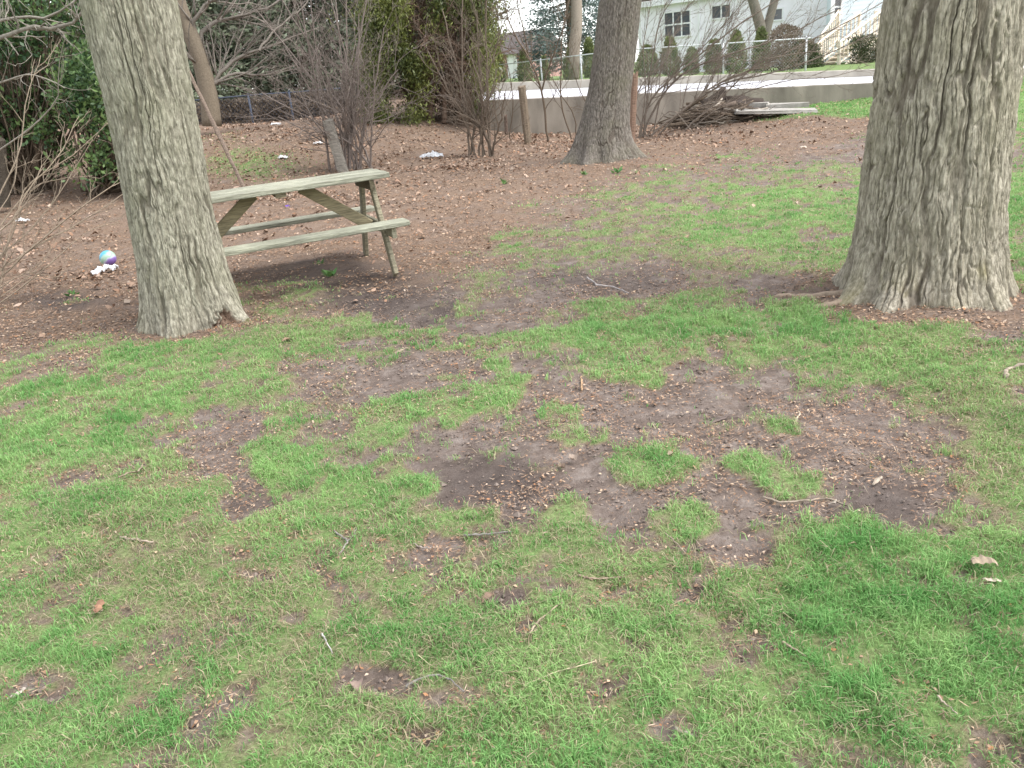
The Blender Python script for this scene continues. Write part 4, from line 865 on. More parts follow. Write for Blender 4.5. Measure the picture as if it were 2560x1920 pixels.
for i, (px, d, h, r_, lab) in enumerate([(-120, 33, 11, 3.0, 'dark conifer at the far left edge, behind the broadleaf evergreen'), (90, 36, 12, 3.2, 'dark conifer showing through gaps in the broadleaf evergreen'), (330, 38, 12, 3.0, 'conifer hidden mostly behind the leaning trunk'), (455, 33, 10, 2.3, 'grey green conifer right behind the crooked bare tree'), (560, 39, 12, 2.6, 'grey green conifer beyond the dark fence, left of centre'), (668, 34, 11, 2.4, 'grey green conifer behind the tall multi-stem shrub'), (775, 36, 12, 3.0, 'dark conifer directly left of the yellow green evergreen'), (880, 33, 11, 2.4, 'dark conifer behind the yellow green evergreen'), (515, 46, 13, 3.4, 'taller conifer far back between the two grey green conifers'), (400, 47, 13, 3.4, 'far conifer seen right of the leaning trunk'), (720, 47, 13, 3.4, 'far conifer above the end of the picnic table'), (960, 38, 12, 2.2, 'far dark conifer right behind the bare brown branches'), (210, 46, 14, 3.6, 'far conifer directly behind the top of the leaning trunk')]):
    b = W3(px, 200, d); conifer('conifer', lab, px, d, T(b[0], b[1])-.1, h, r_*1.15, DG, LG, 60+i, .22, 480, 'conifers beyond the dark fence', 48, gap=.06)
conifer('blue_spruce', 'blue green spruce behind the chain link fence, left of the middle trunk', 1238, 40, 0.9, 11, 2.15, (.055, .085, .078), (.22, .285, .265), 80, .16, 520, None, 44, droop=.15)
fpts = np.array([(1040, 37), (1282, 32.5), (1375, 31), (1760, 29)], float)
def fd(px): return float(np.interp(px, fpts[:, 0], fpts[:, 1]))
def arbor(px, top, base, wpx, label, group, seed, ca=(.085, .110, .042), cb=(.27, .295, .125), boxy=1.35, d=None, brown=0., cat='shrub', name='arborvitae'):
    d = d or fd(px)+.7; B = W3(px, base, d); Tp = W3(px, top, d); h = Tp[2]-B[2]; w_ = wpx*1.18/1795*d/2; rg = np.random.default_rng(seed); n = int((900+2600*h*w_*2)*(.6 if .4 <= brown < .5 else 1.15))
    f = rg.random(n); prof = np.clip((1-f)**(.55/boxy), 0, 1)*np.clip(.65+2*f, 0, 1) if boxy < 2 else np.where(f > .93, .92, 1.)*np.ones(n)
    a = rg.uniform(0, 6.283, n); R_ = w_*prof*np.sqrt(rg.uniform(.3, 1, n))*(1+(.7 if brown > .3 else .32)*fbm(np.cos(a)*2+seed, np.sin(a)*2, f*5, 2))
    P = np.stack([B[0]+np.cos(a)*R_, B[1]+np.sin(a)*R_, B[2]-.05+f*h*(1+.03*rg.normal(0, 1, n))], -1)
    t = .45+.45*fbm(P[:, 0]*3, P[:, 2]*3, P[:, 1]*3, 2)+rg.normal(0, .2, n); col = mixcol(ca, cb, n, rg, t)
    if brown: k = rg.random(n) < brown; col[k] = np.array((.17, .130, .090))*rg.uniform(.7, 1.2, (k.sum(), 1))
    D = np.stack([np.cos(a)*.5, np.sin(a)*.5, np.ones(n)], -1); lb = LB(); lb.add(leaves(P, .085, col, rg, .45, D=D, jit=.4))
    mb = MB(); mb.tube([B-[0, 0, .2], B+[0, 0, h*.8]], [.04, .012], 6, BRN); root = thing(name, label, cat, B, group); o = mb.build('trunk', M_twig, root, True, B); o.location = (0, 0, 0); lb.build('foliage', root, B)
ag = 'arborvitae planted along the chain link fence'
for i, (px, t_, b_, w_, lab) in enumerate([(1081, 100, 181, 23, 'narrow arborvitae leftmost along the chain link fence'), (1135, 106, 178, 25, 'narrow arborvitae directly above the top of the brown post'), (1178, 122, 176, 17, 'thinnest short arborvitae between the brown post and the spruce'), (1236, 100, 172, 29, 'arborvitae in front of the slim trunk before the spruce'), (1275, 82, 166, 26, 'arborvitae touching the left side of the middle trunk'), (1400, 98, 162, 46, 'wide arborvitae touching the right side of the middle trunk'), (1448, 80, 160, 36, 'arborvitae below the white six-pane window'), (1495, 102, 159, 29, 'short arborvitae right of the six-pane window'), (1543, 86, 157, 38, 'full arborvitae left of the tall fence post'), (1590, 66, 155, 38, 'tall yellow tipped arborvitae beside the fence post'), (1644, 60, 152, 34, 'tall arborvitae at the foot of the forked tree')]):
    arbor(px, t_, b_, w_, lab, ag, 90+i)
arbor(1694, 54, 120, 95, 'dull brown twiggy shrub behind the right end of the fence', None, 110, (.13, .10, .065), (.22, .175, .12), 1.2, 33, .45, name='shrub')
arbor(1690, 100, 152, 44, 'olive brown low shrub at the right end of the fence', None, 111, (.08, .07, .035), (.16, .14, .07), 1.6, 30, .4, name='shrub')
arbor(1734, 86, 152, 66, 'rounded dark green clipped shrub left of the stairs', None, 112, (.035, .055, .022), (.10, .135, .05), 1.7, 33.0, .05, name='clipped_shrub')
arbor(1890, 74, 153, 84, 'boxy dark clipped hedge between the stairs and the thick trunk', None, 113, (.035, .050, .022), (.11, .125, .055), 3, 33.0, .08, name='clipped_hedge')
for i, (px, w_, t_, lab) in enumerate([(482, 90, 216, 'dark tangled thicket behind the dark fence, beside the crooked tree'), (560, 95, 210, 'dark tangled thicket behind the middle of the dark fence'), (640, 95, 200, 'dark tangled thicket behind the dark fence, nearest the tall multi-stem shrub'), (722, 90, 196, 'dark tangled thicket left of the yellow green evergreen')]):
    arbor(px, t_, 266-.06*(px-480), w_, lab, 'dark thickets behind the dark fence', 130+i, (.045, .036, .030), (.10, .080, .062), 3, 27.6, .5, name='thicket')
# slim trunks in front of spruce and house
def slim(label, paths, d, seed, col):
    b = W3(*paths[0][0][0], d); rg = np.random.default_rng(seed); root = thing('bare_tree', label, 'tree', b); mb = MB(); m2 = MB()
    for pts, r0, r1 in paths:
        L_ = pxpath(pts, d); mb.tube(L_, np.linspace(r0, r1, 14), 9, col); 
        for k in range(5): grow(m2, L_[-1-int(rg.integers(0, 3))], rg.normal(0, 1, 3)*[1, 1, .3]+[0, 0, .7], 2.2, r1*.5, 0, dict(wob=.15, up=(.2, .1), lv=2, n=(5, 4), ang=(.4, 1), len=(.5, .5), rad=(.5, .5), rmin=.006, seg=6), rg, np.array(col))
    o = mb.build('trunk', M_twig, root, True, b); o.location = (0, 0, 0); o = m2.build('crown', M_twig, root, True, b); o.location = (0, 0, 0)
slim('slim pale brown bare trunk standing in front of the blue spruce', [([(1238, 175), (1240, 110), (1246, 50), (1244, -60)], .25, .20)], 34, 121, (.27, .225, .185))
slim('forked grey bare tree in front of the white house', [([(1648, 150), (1646, 75), (1632, 20), (1612, -50)], .24, .17), ([(1650, 90), (1660, 50), (1676, -10), (1686, -60)], .18, .14)], 34.5, 122, (.17, .155, .125))

# ------------------------------------------------------------------ fences
def chain_fence(name, label, P, hgt, posts, wire_r, M, step=.13):
    """P: list of (x, y, zbase) ; parts: top_rail, posts, wire mesh"""
    P = np.array(P); b = P[0]; root = thing(name, label, 'fence', b); mb = MB(); up = np.array([0, 0, 1.])
    mb.tube(P+up*hgt, .024, 6, (1, 1, 1)); o = mb.build('top_rail', M, root, True, b); o.location = (0, 0, 0)
    seg = np.linalg.norm(np.diff(P, axis=0), axis=1); s_ = np.concatenate([[0], np.cumsum(seg)])
    at = lambda s: np.array([np.interp(s, s_, P[:, k]) for k in range(3)])
    for s in posts:
        q = at(s*s_[-1]); mb = MB(); mb.tube([q-[0, 0, .2], q+up*(hgt+.03)], .034, 8, (1, 1, 1)); mb.tube([q+up*(hgt+.03), q+up*(hgt+.07)], [.04, .01], 8, (1, 1, 1)); o = mb.build('post', M, root, True, b); o.location = (0, 0, 0)
    mb = MB()
    for s in np.arange(-hgt, s_[-1], step):
        for sg in (1, -1):
            a0, a1 = (s, s+hgt) if sg > 0 else (s+hgt, s); z0, z1 = 0., hgt
            pts = []
            for f in (0, .5, 1):
                ss = a0+(a1-a0)*f
                if 0 <= ss <= s_[-1]: pts.append(at(ss)+up*(.03+(hgt-.03)*f))
            if len(pts) > 1: mb.tube(pts, wire_r, 3, (1, 1, 1), cap=False)
    o = mb.build('wire_mesh', M, root, False, b); o.location = (0, 0, 0)
    return root
FP = []
for px, py in [(1030, 146), (1190, 127), (1282, 116), (1375, 106), (1500, 98), (1640, 89), (1752, 82)]:
    q = W3(px, py, fd(px)); FP.append((q[0], q[1], q[2]-1.06))
chain_fence('chain_link_fence', 'pale galvanised chain link fence along the far side of the parking lot', FP, 1.06, (.02, .25, .40, .53, .80, .99), .0018, M_metal, .10)
FP = []
for px, py in [(250, 232), (470, 212), (560, 204), (650, 198), (800, 185)]:
    q = W3(px, py, 26.5); FP.append((q[0], q[1], q[2]-.95))
chain_fence('dark_wire_fence', 'dark wire fence with a blue grey rail behind the picnic table', FP, .95, (.05, .38, .52, .68, .98), .0032, M_dmetal)

# ------------------------------------------------------------------ houses
def frame_of(A, B):
    """local frame of a wall from A (left) to B (right): along, outward, up"""
    A = np.array(A); B = np.array(B); u = B-A; u[2] = 0; ln = np.linalg.norm(u); u /= ln; o_ = np.array([u[1], -u[0], 0]); return A, u, o_, ln
def siding(name, A, B, z0, z1, M, parent, base, step=.13, thick=.14):
    A, u, o_, ln = frame_of(A, B); mb = MB(); rowsV = []
    k = int((z1-z0)/step)+1
    prof = [( -thick, z0)]
    for i in range(k):
        za, zb2 = z0+i*step, min(z0+(i+1)*step, z1); prof += [(.014, za), (.002, zb2)]
    prof += [(-thick, z1)]
    V = []
    for s in (0, ln):
        for of, z in prof: q = A+u*s+o_*of; V.append((q[0], q[1], z))
    n = len(prof); V = np.array(V); Q = [[i, i+1, n+i+1, n+i] for i in range(n-1)]
    o = mesh_obj(name, V, np.array(Q)[:, ::-1], M, parent, None, False, base); o.location = (0, 0, 0); return o
def window(A, B, s, z, wd, ht, nx, ny, parent, base, midrail=False):
    A, u, o_, ln = frame_of(A, B); c = A+u*s; Mx = np.stack([u, -o_, [0, 0, 1]], 1); mb = MB(); t = .07
    def bx(a, b_, w_, h_, of, dp): q = c+u*a+o_*of; mb.box((q[0], q[1], z+b_), (w_, dp, h_), Mx)
    for sg in (-1, 1): bx(sg*(wd/2+t/2), 0, t, ht+2*t, .03, .08); bx(0, sg*(ht/2+t/2), wd, t, .03, .08)
    for i in range(1, nx): bx(-wd/2+wd*i/nx, 0, .06, ht-.004, .02, .05)
    for i in range(1, ny): bx(0, -ht/2+ht*i/ny, wd-.004, .07, .024, .045)
    o = mb.build('window', M_trim, parent, False, base); o.location = (0, 0, 0)
    mb = MB(); q = c+o_*.008; mb.box((q[0], q[1], z), (wd, .02, ht), Mx); g = mb.build('pane', M_glass, o, False, base); g.location = (0, 0, 0)
def boxp(name, A, B, s, of, z, size, M, parent, base):
    A, u, o_, ln = frame_of(A, B); Mx = np.stack([u, -o_, [0, 0, 1]], 1); mb = MB(); q = A+u*s+o_*of; mb.box((q[0], q[1], z), size, Mx); o = mb.build(name, M, parent, False, base); 
    if parent is not None: o.location = (0, 0, 0)
    return o
def on_wall(A, B, px, py):
    """distance along the wall A-B and height where the photo shows px, py"""
    A, u, o_, ln = frame_of(A, B); q1 = W3(px, py, 10.)-np.array([0, 0, CAMH]); 
    M2 = np.array([[q1[0], -u[0]], [q1[1], -u[1]]]); k, s = np.linalg.solve(M2, A[:2]); return s, CAMH+q1[2]*k
A = W3(1383, 60, 45); B = W3(1800, 40, 39.5); hb = A.copy(); hb[2] = .6
hw_ = thing('white_house', 'white sided house with a six-pane window beyond the fence', 'house', hb)
ze = on_wall(A, B, 1392, 14)[1]
siding('wall', A, B, .3, ze, M_white, hw_, hb, .20, .2)
A_, u, o_, ln = frame_of(A, B)
boxp('fascia', A, B, ln/2, .30, ze+.06, (ln+.9, .06, .24), M_trim, hw_, hb); boxp('soffit', A, B, ln/2, .14, ze+.012, (ln+.86, .26, .02), M_trim, hw_, hb)
mb = MB(); q0 = A+u*-.45+o_*.36; q1 = A+u*(ln+.45)+o_*.36; q2 = q1-o_*4.4; q3 = q0-o_*4.4
V = np.array([[*q0[:2], ze+.19], [*q1[:2], ze+.19], [*q2[:2], ze+2.1], [*q3[:2], ze+2.1], [*q0[:2], ze+.30], [*q1[:2], ze+.30], [*q2[:2], ze+2.2], [*q3[:2], ze+2.2]])
mb.add(V, [[0, 3, 2, 1], [4, 5, 6, 7], [0, 1, 5, 4], [1, 2, 6, 5], [2, 3, 7, 6], [3, 0, 4, 7]]); o = mb.build('roof', M_roof, hw_, False, hb); o.location = (0, 0, 0)
boxp('corner_board', A, B, -.005, .02, (ze+.3)/2, (.16, .06, ze-.32), M_trim, hw_, hb)
boxp('side_wall', A, B, .1, -4.2, (ze+.3)/2, (.2, 8.0, ze-.3), M_white, hw_, hb)
def winpx(A, B, x0, y0, x1, y1, nx, ny, par, hb):
    s0, z0 = on_wall(A, B, x0, (y0+y1)/2); s1, _ = on_wall(A, B, x1, (y0+y1)/2); _, za = on_wall(A, B, (x0+x1)/2, y0); _, zb2 = on_wall(A, B, (x0+x1)/2, y1)
    window(A, B, (s0+s1)/2, (za+zb2)/2, s1-s0, za-zb2, nx, ny, par, hb)
winpx(A, B, 1437, 26, 1491, 78, 3, 2, hw_, hb); winpx(A, B, 1539, 12, 1578, 38, 2, 1, hw_, hb); winpx(A, B, 1670, 20, 1690, 42, 1, 1, hw_, hb)
s_d, z_d = on_wall(A, B, 1500, 40); boxp('downspout', A, B, s_d+.25, .06, (ze+.5)/2, (.09, .07, ze-.5), M_trim, hw_, hb)
A = W3(1793, 60, 37.5); B = W3(2080, 60, 36.0); hb = A.copy(); hb[2] = .4
hb2 = thing('pale_blue_house', 'pale blue lap sided house behind the wooden stairs', 'house', hb); A_, u, o_, ln = frame_of(A, B)
siding('wall', A, B, .1, 6.5, M_blue, hb2, hb, .17, .2); boxp('corner_board', A, B, .07, .03, 3.2, (.17, .07, 6.3), M_trim, hb2, hb); boxp('side_wall', A, B, .1, -4.2, 3.3, (.2, 8.0, 6.4), M_blue, hb2, hb)
winpx(A, B, 1799, -10, 1816, 40, 1, 2, hb2, hb)
# stairs and deck in cream paint
S0 = W3(1786, 152, 34.2); zg = S0[2]; zd = W3(1890, 80, 35.9)[2]
st_ = thing('deck_stairs', 'cream painted wooden stairs with railings climbing to a deck', 'stairs', S0); nst = 7; rise = (zd-zg)/nst
dirn = W3(1878, 100, 35.9)[:2]-S0[:2]; ln_ = np.linalg.norm(dirn); dirn /= ln_; run = ln_/nst; sd = np.array([dirn[1], -dirn[0]])   # sd: to the viewer's right of the climb
Ms = np.array([[dirn[0], sd[0], 0], [dirn[1], sd[1], 0], [0, 0, 1.]]); wdt = .95
for k in range(nst):
    c_ = S0[:2]+dirn*(run*(k+.5)); mb = MB(); mb.box((c_[0], c_[1], zg+rise*(k+1)-.02), (run+.03, wdt, .04), Ms); o = mb.build('step', M_cream, st_, False, S0); o.location = (0, 0, 0)
def railing(p0, p1, z0, z1, nb, h, name, par, base, posts=True):
    mb = MB(); p0 = np.array(p0); p1 = np.array(p1); u2 = (p1-p0)/np.linalg.norm(p1-p0); M4 = np.array([[u2[0], -u2[1], 0], [u2[1], u2[0], 0], [0, 0, 1.]])
    for i in range(nb+1):
        f = i/nb; c_ = p0+(p1-p0)*f; z = z0+(z1-z0)*f; e = posts and i in (0, nb); mb.box((c_[0], c_[1], z+h/2-(.1 if e else 0)), ((.10, .10, h+.25) if e else (.045, .04, h-.14)), M4)
    a = np.array([*p0, z0+h]); b2 = np.array([*p1, z1+h]); mb.tube([a, b2], .055, 4, (1, 1, 1)); mb.tube([a-[0, 0, h-.12], b2-[0, 0, h-.12]], .04, 4, (1, 1, 1))
    o = mb.build(name, M_cream, par, False, base); o.location = (0, 0, 0); return o
for sg in (-1, 1):
    a = S0[:2]+sd*sg*(wdt/2+.03); railing(a, a+dirn*ln_, zg+.1, zd+.1, 10, .88, 'handrail', st_, S0)
    mb = MB(); e0 = np.array([*(a+sd*sg*.02), zg]); e1 = np.array([*(a+sd*sg*.02+dirn*ln_), zd]); V = []
    for q in (e0, e1):
        for dz in (-.28, .04):
            for t in (-.02, .02): V.append([q[0]+sd[0]*t, q[1]+sd[1]*t, q[2]+dz])
    mb.add(V, [[0, 1, 3, 2], [4, 6, 7, 5], [0, 4, 5, 1], [2, 3, 7, 6], [0, 2, 6, 4], [1, 5, 7, 3]]); o = mb.build('stringer', M_cream, st_, False, S0); o.location = (0, 0, 0)
D0 = S0[:2]+dirn*ln_; Dq = W3(1885, 60, 36.0)[:2]; u2 = np.array([1., -.12]); u2 /= np.linalg.norm(u2); n2 = np.array([-u2[1], u2[0]])
dk = thing('wooden_deck', 'cream painted raised deck landing with baluster rail at the top of the stairs', 'deck', (D0[0], D0[1], zg))
Md = np.array([[u2[0], n2[0], 0], [u2[1], n2[1], 0], [0, 0, 1.]]); dc = D0+u2*1.4+n2*.55; dbase = (D0[0], D0[1], zg)
mb = MB(); mb.box((dc[0], dc[1], zd-.06), (3.2, 1.2, .10), Md); mb.box((dc[0]-n2[0]*.58, dc[1]-n2[1]*.58, zd-.23), (3.2, .04, .24), Md); o = mb.build('platform', M_cream, dk, False, dbase); o.location = (0, 0, 0)
railing(D0+u2*.15-n2*.05, D0+u2*3.0-n2*.05, zd, zd, 18, .95, 'front_railing', dk, dbase)
for s in (.0, 1.4, 2.9):
    mb = MB(); c_ = D0+u2*s; mb.box((c_[0], c_[1], (zd-.3+zg)/2-.1), (.12, .12, zd-.3-zg+.3), Md); o = mb.build('leg', M_cream, dk, False, dbase); o.location = (0, 0, 0)
lr = thing('baluster_panel', 'short cream baluster railing left of the stairs against the blue house', 'railing', (*W3(1768, 140, 35.6)[:2], zg))
p0 = W3(1772, 120, 35.8)[:2]; p1 = W3(1808, 120, 36.6)[:2]; railing(p0, p1, zg+.15, zg+1.05, 8, 1.15, 'balusters', lr, lr.location)
# house corner at the right edge
A = W3(2160, 100, 24.5); B = W3(2420, 90, 24.0); hb = A.copy(); hb[2] = .5; h3 = thing('white_house', 'white house corner with downspout at the right edge behind the thick trunk', 'house', hb)
zk = on_wall(A, B, 2200, 108)[1]; siding('wall', A, B, zk, 5.5, M_white, h3, hb, .17, .2)
A_, u, o_, ln = frame_of(A, B); boxp('foundation', A, B, ln/2, -.1, zk/2+.1, (ln, .16, zk-.2), M_brick, h3, hb)
s_d, _ = on_wall(A, B, 2209, 100); q = A+u*s_d+o_*.08; mb = MB(); mb.tube([q+[0, 0, 5.2-q[2]], q+[0, 0, .95-q[2]], q+[0, 0, .72-q[2]]-u*.05+o_*.05, q+[0, 0, .62-q[2]]-u*.32+o_*.12], .045, 8, (1, 1, 1)); o = mb.build('downspout', M_trim, h3, True, hb); o.location = (0, 0, 0)
s_d, zz_ = on_wall(A, B, 2202, 86); window(A, B, s_d, zz_, .4, .35, 1, 1, h3, hb)
# small brick house far behind, with white door and chimney
A = W3(1036, 140, 62); B = W3(1142, 135, 60); hb = A.copy(); hb[2] = 1.2; h4 = thing('brick_house', 'distant reddish brick house with white door, seen through the bare shrubs', 'house', hb); A_, u, o_, ln = frame_of(A, B)
z1_ = on_wall(A, B, 1100, 118)[1]; boxp('wall', A, B, ln/2, -2.5, (z1_+.6)/2, (ln, 5, z1_-.6), M_brick, h4, hb)
s_d, _ = on_wall(A, B, 1108, 150); boxp('door', A, B, s_d, .03, 1.75+.3, (.75, .06, 2.0), M_trim, h4, hb)
mb = MB(); V = []
for s, of, z in [(-.4, .4, z1_), (ln+.4, .4, z1_), (ln+.4, -5.4, z1_), (-.4, -5.4, z1_), (-.4, -2.5, z1_+1.5), (ln+.4, -2.5, z1_+1.5)]: q = A+u*s+o_*of; V.append([q[0], q[1], z+.01])
mb.add(V, [[0, 1, 5, 4], [2, 3, 4, 5], [0, 3, 2, 1]], [[0, 4, 3], [1, 2, 5]]); ro_ = mb.build('roof', M_roof, h4, False, hb); ro_.location = (0, 0, 0)
s_d, zc = on_wall(A, B, 1131, 98); boxp('chimney', A, B, s_d, -1.2, zc-.1, (.42, .4, 1.6), M_conc, ro_, hb)

# ------------------------------------------------------------------ brush pile, slabs
rg = np.random.default_rng(31); mb = MB(); c0 = G(1555, 268, 30)
cm = W3(1568, 268, float(c0[1])+.75); cm[2] = T(cm[0], cm[1])-.05; a_, b_ = np.meshgrid(np.linspace(0, 2*math.pi, 40, endpoint=False), np.linspace(0, 1, 16))
rr_ = np.cos(b_*math.pi/2); bump_ = 1+.35*fbm(np.cos(a_)*2, np.sin(a_)*2, b_*3, 3); V = np.stack([cm[0]+np.cos(a_)*rr_*.85*bump_, cm[1]+np.sin(a_)*rr_*.45*bump_, cm[2]+np.sin(b_*math.pi/2)*.50*bump_], -1).reshape(-1, 3); ii = np.arange(640).reshape(16, 40); i2 = np.roll(ii, -1, 1)
mb.add(V, np.stack([ii[:-1], i2[:-1], i2[1:], ii[1:]], -1).reshape(-1, 4), None, (.055, .043, .036))
for k in range(520):
    a = rg.uniform(-1, 1); px = 1432+rg.beta(2.2, 2.2)*262; py = 286-rg.beta(1.3, 1.9)*80*(1-abs((px-1560)/150)**1.5) - rg.uniform(0, 4); ln = rg.uniform(.25, .95)
    c = W3(px, py, float(c0[1])+rg.uniform(-.25, 1.0)); zt_ = T(c[0], c[1]); c[2] = max(c[2], zt_+.02); an = rg.normal(.25, .45) if rg.random() < .7 else rg.normal(2.7, .4)
    dv = np.array([math.cos(an), rg.normal(0, .5), .35*math.sin(an)]); dv /= np.linalg.norm(dv); r0 = rg.choice([.006, .010, .016, .028], p=[.45, .33, .16, .06])
    m_ = c+rg.normal(0, .04, 3); P3 = np.array([c-dv*ln/2, m_, c+dv*ln/2]); P3[:, 2] = np.maximum(P3[:, 2], [T(q[0], q[1])+.01 for q in P3]); mb.tube(P3, [r0, r0*.85, r0*.55], 5 if r0 > .01 else 3, np.array([(.15, .115, .085), (.11, .085, .065), (.25, .20, .155), (.32, .28, .235)][rg.choice(4, p=[.4, .3, .2, .1])])*rg.uniform(.8, 1.2))
for (p0, p1, r0) in [((1478, 262), (1590, 222), .06), ((1500, 255), (1605, 232), .045), ((1440, 290), (1560, 225), .035), ((1565, 250), (1640, 238), .07), ((1600, 252), (1690, 250), .05), ((1460, 270), (1640, 262), .03)]:
    mb.tube(pxpath([p0, ((p0[0]+p1[0])/2, (p0[1]+p1[1])/2-2), p1], float(c0[1])+.15, n=8), np.linspace(r0, r0*.7, 8), 8, (.13, .10, .08))
tag(mb.build('brush_pile', M_twig, None, True, c0), 'heap of dead branches and sticks below the arching shrub', 'brush pile', kind='stuff')
def slab(p0, p1, d, th, dep, label, col=1.):
    a = W3(*p0, d); b = W3(*p1, d-.3); u = b-a; ln = np.linalg.norm(u); u /= ln; f = np.cross([0, 0, 1], u); f /= np.linalg.norm(f); up = np.cross(u, f); M5 = np.stack([u, f, up], 1); c = (a+b)/2
    mb = MB(); mb.box(c+f*dep/2, (ln, dep, th), M5, jit=.012); o = mb.build('concrete_slab', M_slab, None, False, c); tag(o, label, 'slab')
M_slab = mat('pale_slab', (.32, .30, .27), .9, var=.25, scale=6, bump=.4, bscale=40)
slab((1590, 243), (1768, 240), 17.0, .07, .5, 'long thin pale concrete slab lying at the edge of the bright lawn')
slab((1655, 231), (1748, 227), 17.7, .09, .35, 'short low grey concrete block lying behind the long slab')
slab((1570, 232), (1660, 226), 18.1, .10, .3, 'pale concrete slab half buried in twigs left of the grey block')

# ------------------------------------------------------------------ sticks and chips lying on the lawn (measured one by one)
def stick(name, pts, wpx, col, label, cat='stick', h=.02, branch=None, flat=False):
    rg = np.random.default_rng(int(pts[0][0]*7+pts[0][1])); mb = MB()
    def one(pts, wpx):
        P3 = []
        for q in pts: g = G(*q); g[2] = float(gz(g[0], g[1]))+h*.62; P3.append(g)
        P3 = np.array(P3); n = 4*len(P3); t = np.linspace(0, len(P3)-1, n); i = np.minimum(t.astype(int), len(P3)-2); f = (t-i)[:, None]; Q3 = P3[i]*(1-f)+P3[i+1]*f
        r = wpx*.68/1795*np.linalg.norm(P3[0]-[0, 0, CAMH])/2; Q3 += rg.normal(0, r*.35, Q3.shape); Q3[:, 2] += r*.4; mb.tube(Q3, r*np.linspace(1, .6, n)*(1+rg.normal(0, .12, n)), 6, np.array(col)*.8*rg.uniform(.7, 1.2, (n, 1))); return P3[0]
    b = one(pts, wpx)
    for q in branch or []: one(q, wpx*.7)
    o = mb.build(name, M_twig, None, True, b); tag(o, label, cat, None)
GR_, PL_, TN_, DK_ = (.27, .25, .225), (.37, .295, .215), (.38, .27, .17), (.20, .15, .12)
stick('stick', [(723, 1153), (742, 1164), (752, 1176), (744, 1192), (733, 1204)], 7, GR_, 'forked grey stick in the grass left of centre', h=.035, branch=[[(752, 1178), (766, 1165), (772, 1148)]])
stick('stick', [(1003, 1164), (1050, 1159), (1108, 1156)], 8, GR_, 'straight pale grey stick below the dark soil patch', h=.035)
stick('stick', [(880, 1506), (905, 1486), (935, 1474), (955, 1474), (978, 1492), (1004, 1518)], 8, GR_, 'curved grey stick beside a bare patch near the bottom', h=.04)
stick('stick', [(1648, 1080), (1690, 1090), (1740, 1087), (1790, 1078), (1830, 1098), (1866, 1136), (1892, 1166)], 7, (.34, .28, .22), 'long bent brown twig across the right bare soil', h=.025)
stick('stick', [(1690, 1397), (1714, 1410), (1740, 1426)], 8, PL_, 'short straight pale stick in the lush right lawn', h=.05)
stick('stick', [(1146, 1388), (1166, 1362), (1185, 1340), (1216, 1318)], 7, PL_, 'pale twig lying diagonally right of bottom centre', h=.04)
stick('stick', [(1454, 1592), (1480, 1602), (1518, 1608)], 14, (.36, .31, .27), 'thick grey brown stick on bare soil at the bottom edge', h=.02)
stick('stick', [(2168, 832), (2172, 815), (2190, 806), (2240, 800)], 13, (.40, .33, .26), 'knobbly hooked root piece at the right edge of the lawn', h=.03)
stick('stick', [(1268, 604), (1290, 616), (1325, 622), (1358, 634)], 6, (.42, .38, .36), 'thin grey twig on bare soil left of the thick trunk', h=.02)
stick('stick', [(1258, 850), (1256, 836), (1257, 824)], 7, (.50, .33, .2), 'short orange brown stick at the upper edge of the soil', h=.02)
stick('stick', [(1716, 926), (1722, 914), (1728, 906), (1724, 896)], 6, (.58, .48, .36), 'crooked pale twig beside a small tuft on the right soil', h=.03)
stick('stick', [(2022, 1514), (2044, 1528), (2068, 1546)], 6, (.46, .38, .3), 'thin straight twig in the bottom right lawn', h=.045)
stick('stick', [(1250, 1256), (1290, 1257), (1352, 1250)], 7, (.38, .29, .22), 'brown twig lying level in grass below the tufted soil', h=.035)
stick('grass_stalk', [(1138, 1506), (1200, 1486), (1290, 1456)], 5, (.58, .50, .34), 'long straw coloured dry stalk near bottom centre', 'stalk', h=.05)
stick('stick', [(262, 1168), (290, 1180), (335, 1186)], 8, (.44, .35, .28), 'pale brown twig on the straw patch of left lawn', h=.035)
stick('stick', [(1436, 1152), (1458, 1172), (1484, 1198)], 7, (.40, .31, .25), 'brown stick at the lower edge of the main bare soil', h=.02)
stick('stick', [(1478, 1146), (1496, 1162), (1512, 1178)], 5, (.42, .34, .27), 'thin twig parallel to the brown stick on bare soil', h=.02)
stick('stick', [(698, 1384), (708, 1402), (722, 1432)], 6, (.48, .45, .42), 'thin pale grey twig in grass left of bottom centre', h=.045)
stick('stick', [(893, 1180), (912, 1190), (932, 1194)], 7, (.36, .30, .26), 'short grey brown stick right of the forked stick', h=.025)
stick('stick', [(1760, 1180), (1785, 1205), (1800, 1215)], 8, (.46, .38, .31), 'pale splinter among twigs at the right end of the soil', h=.02)
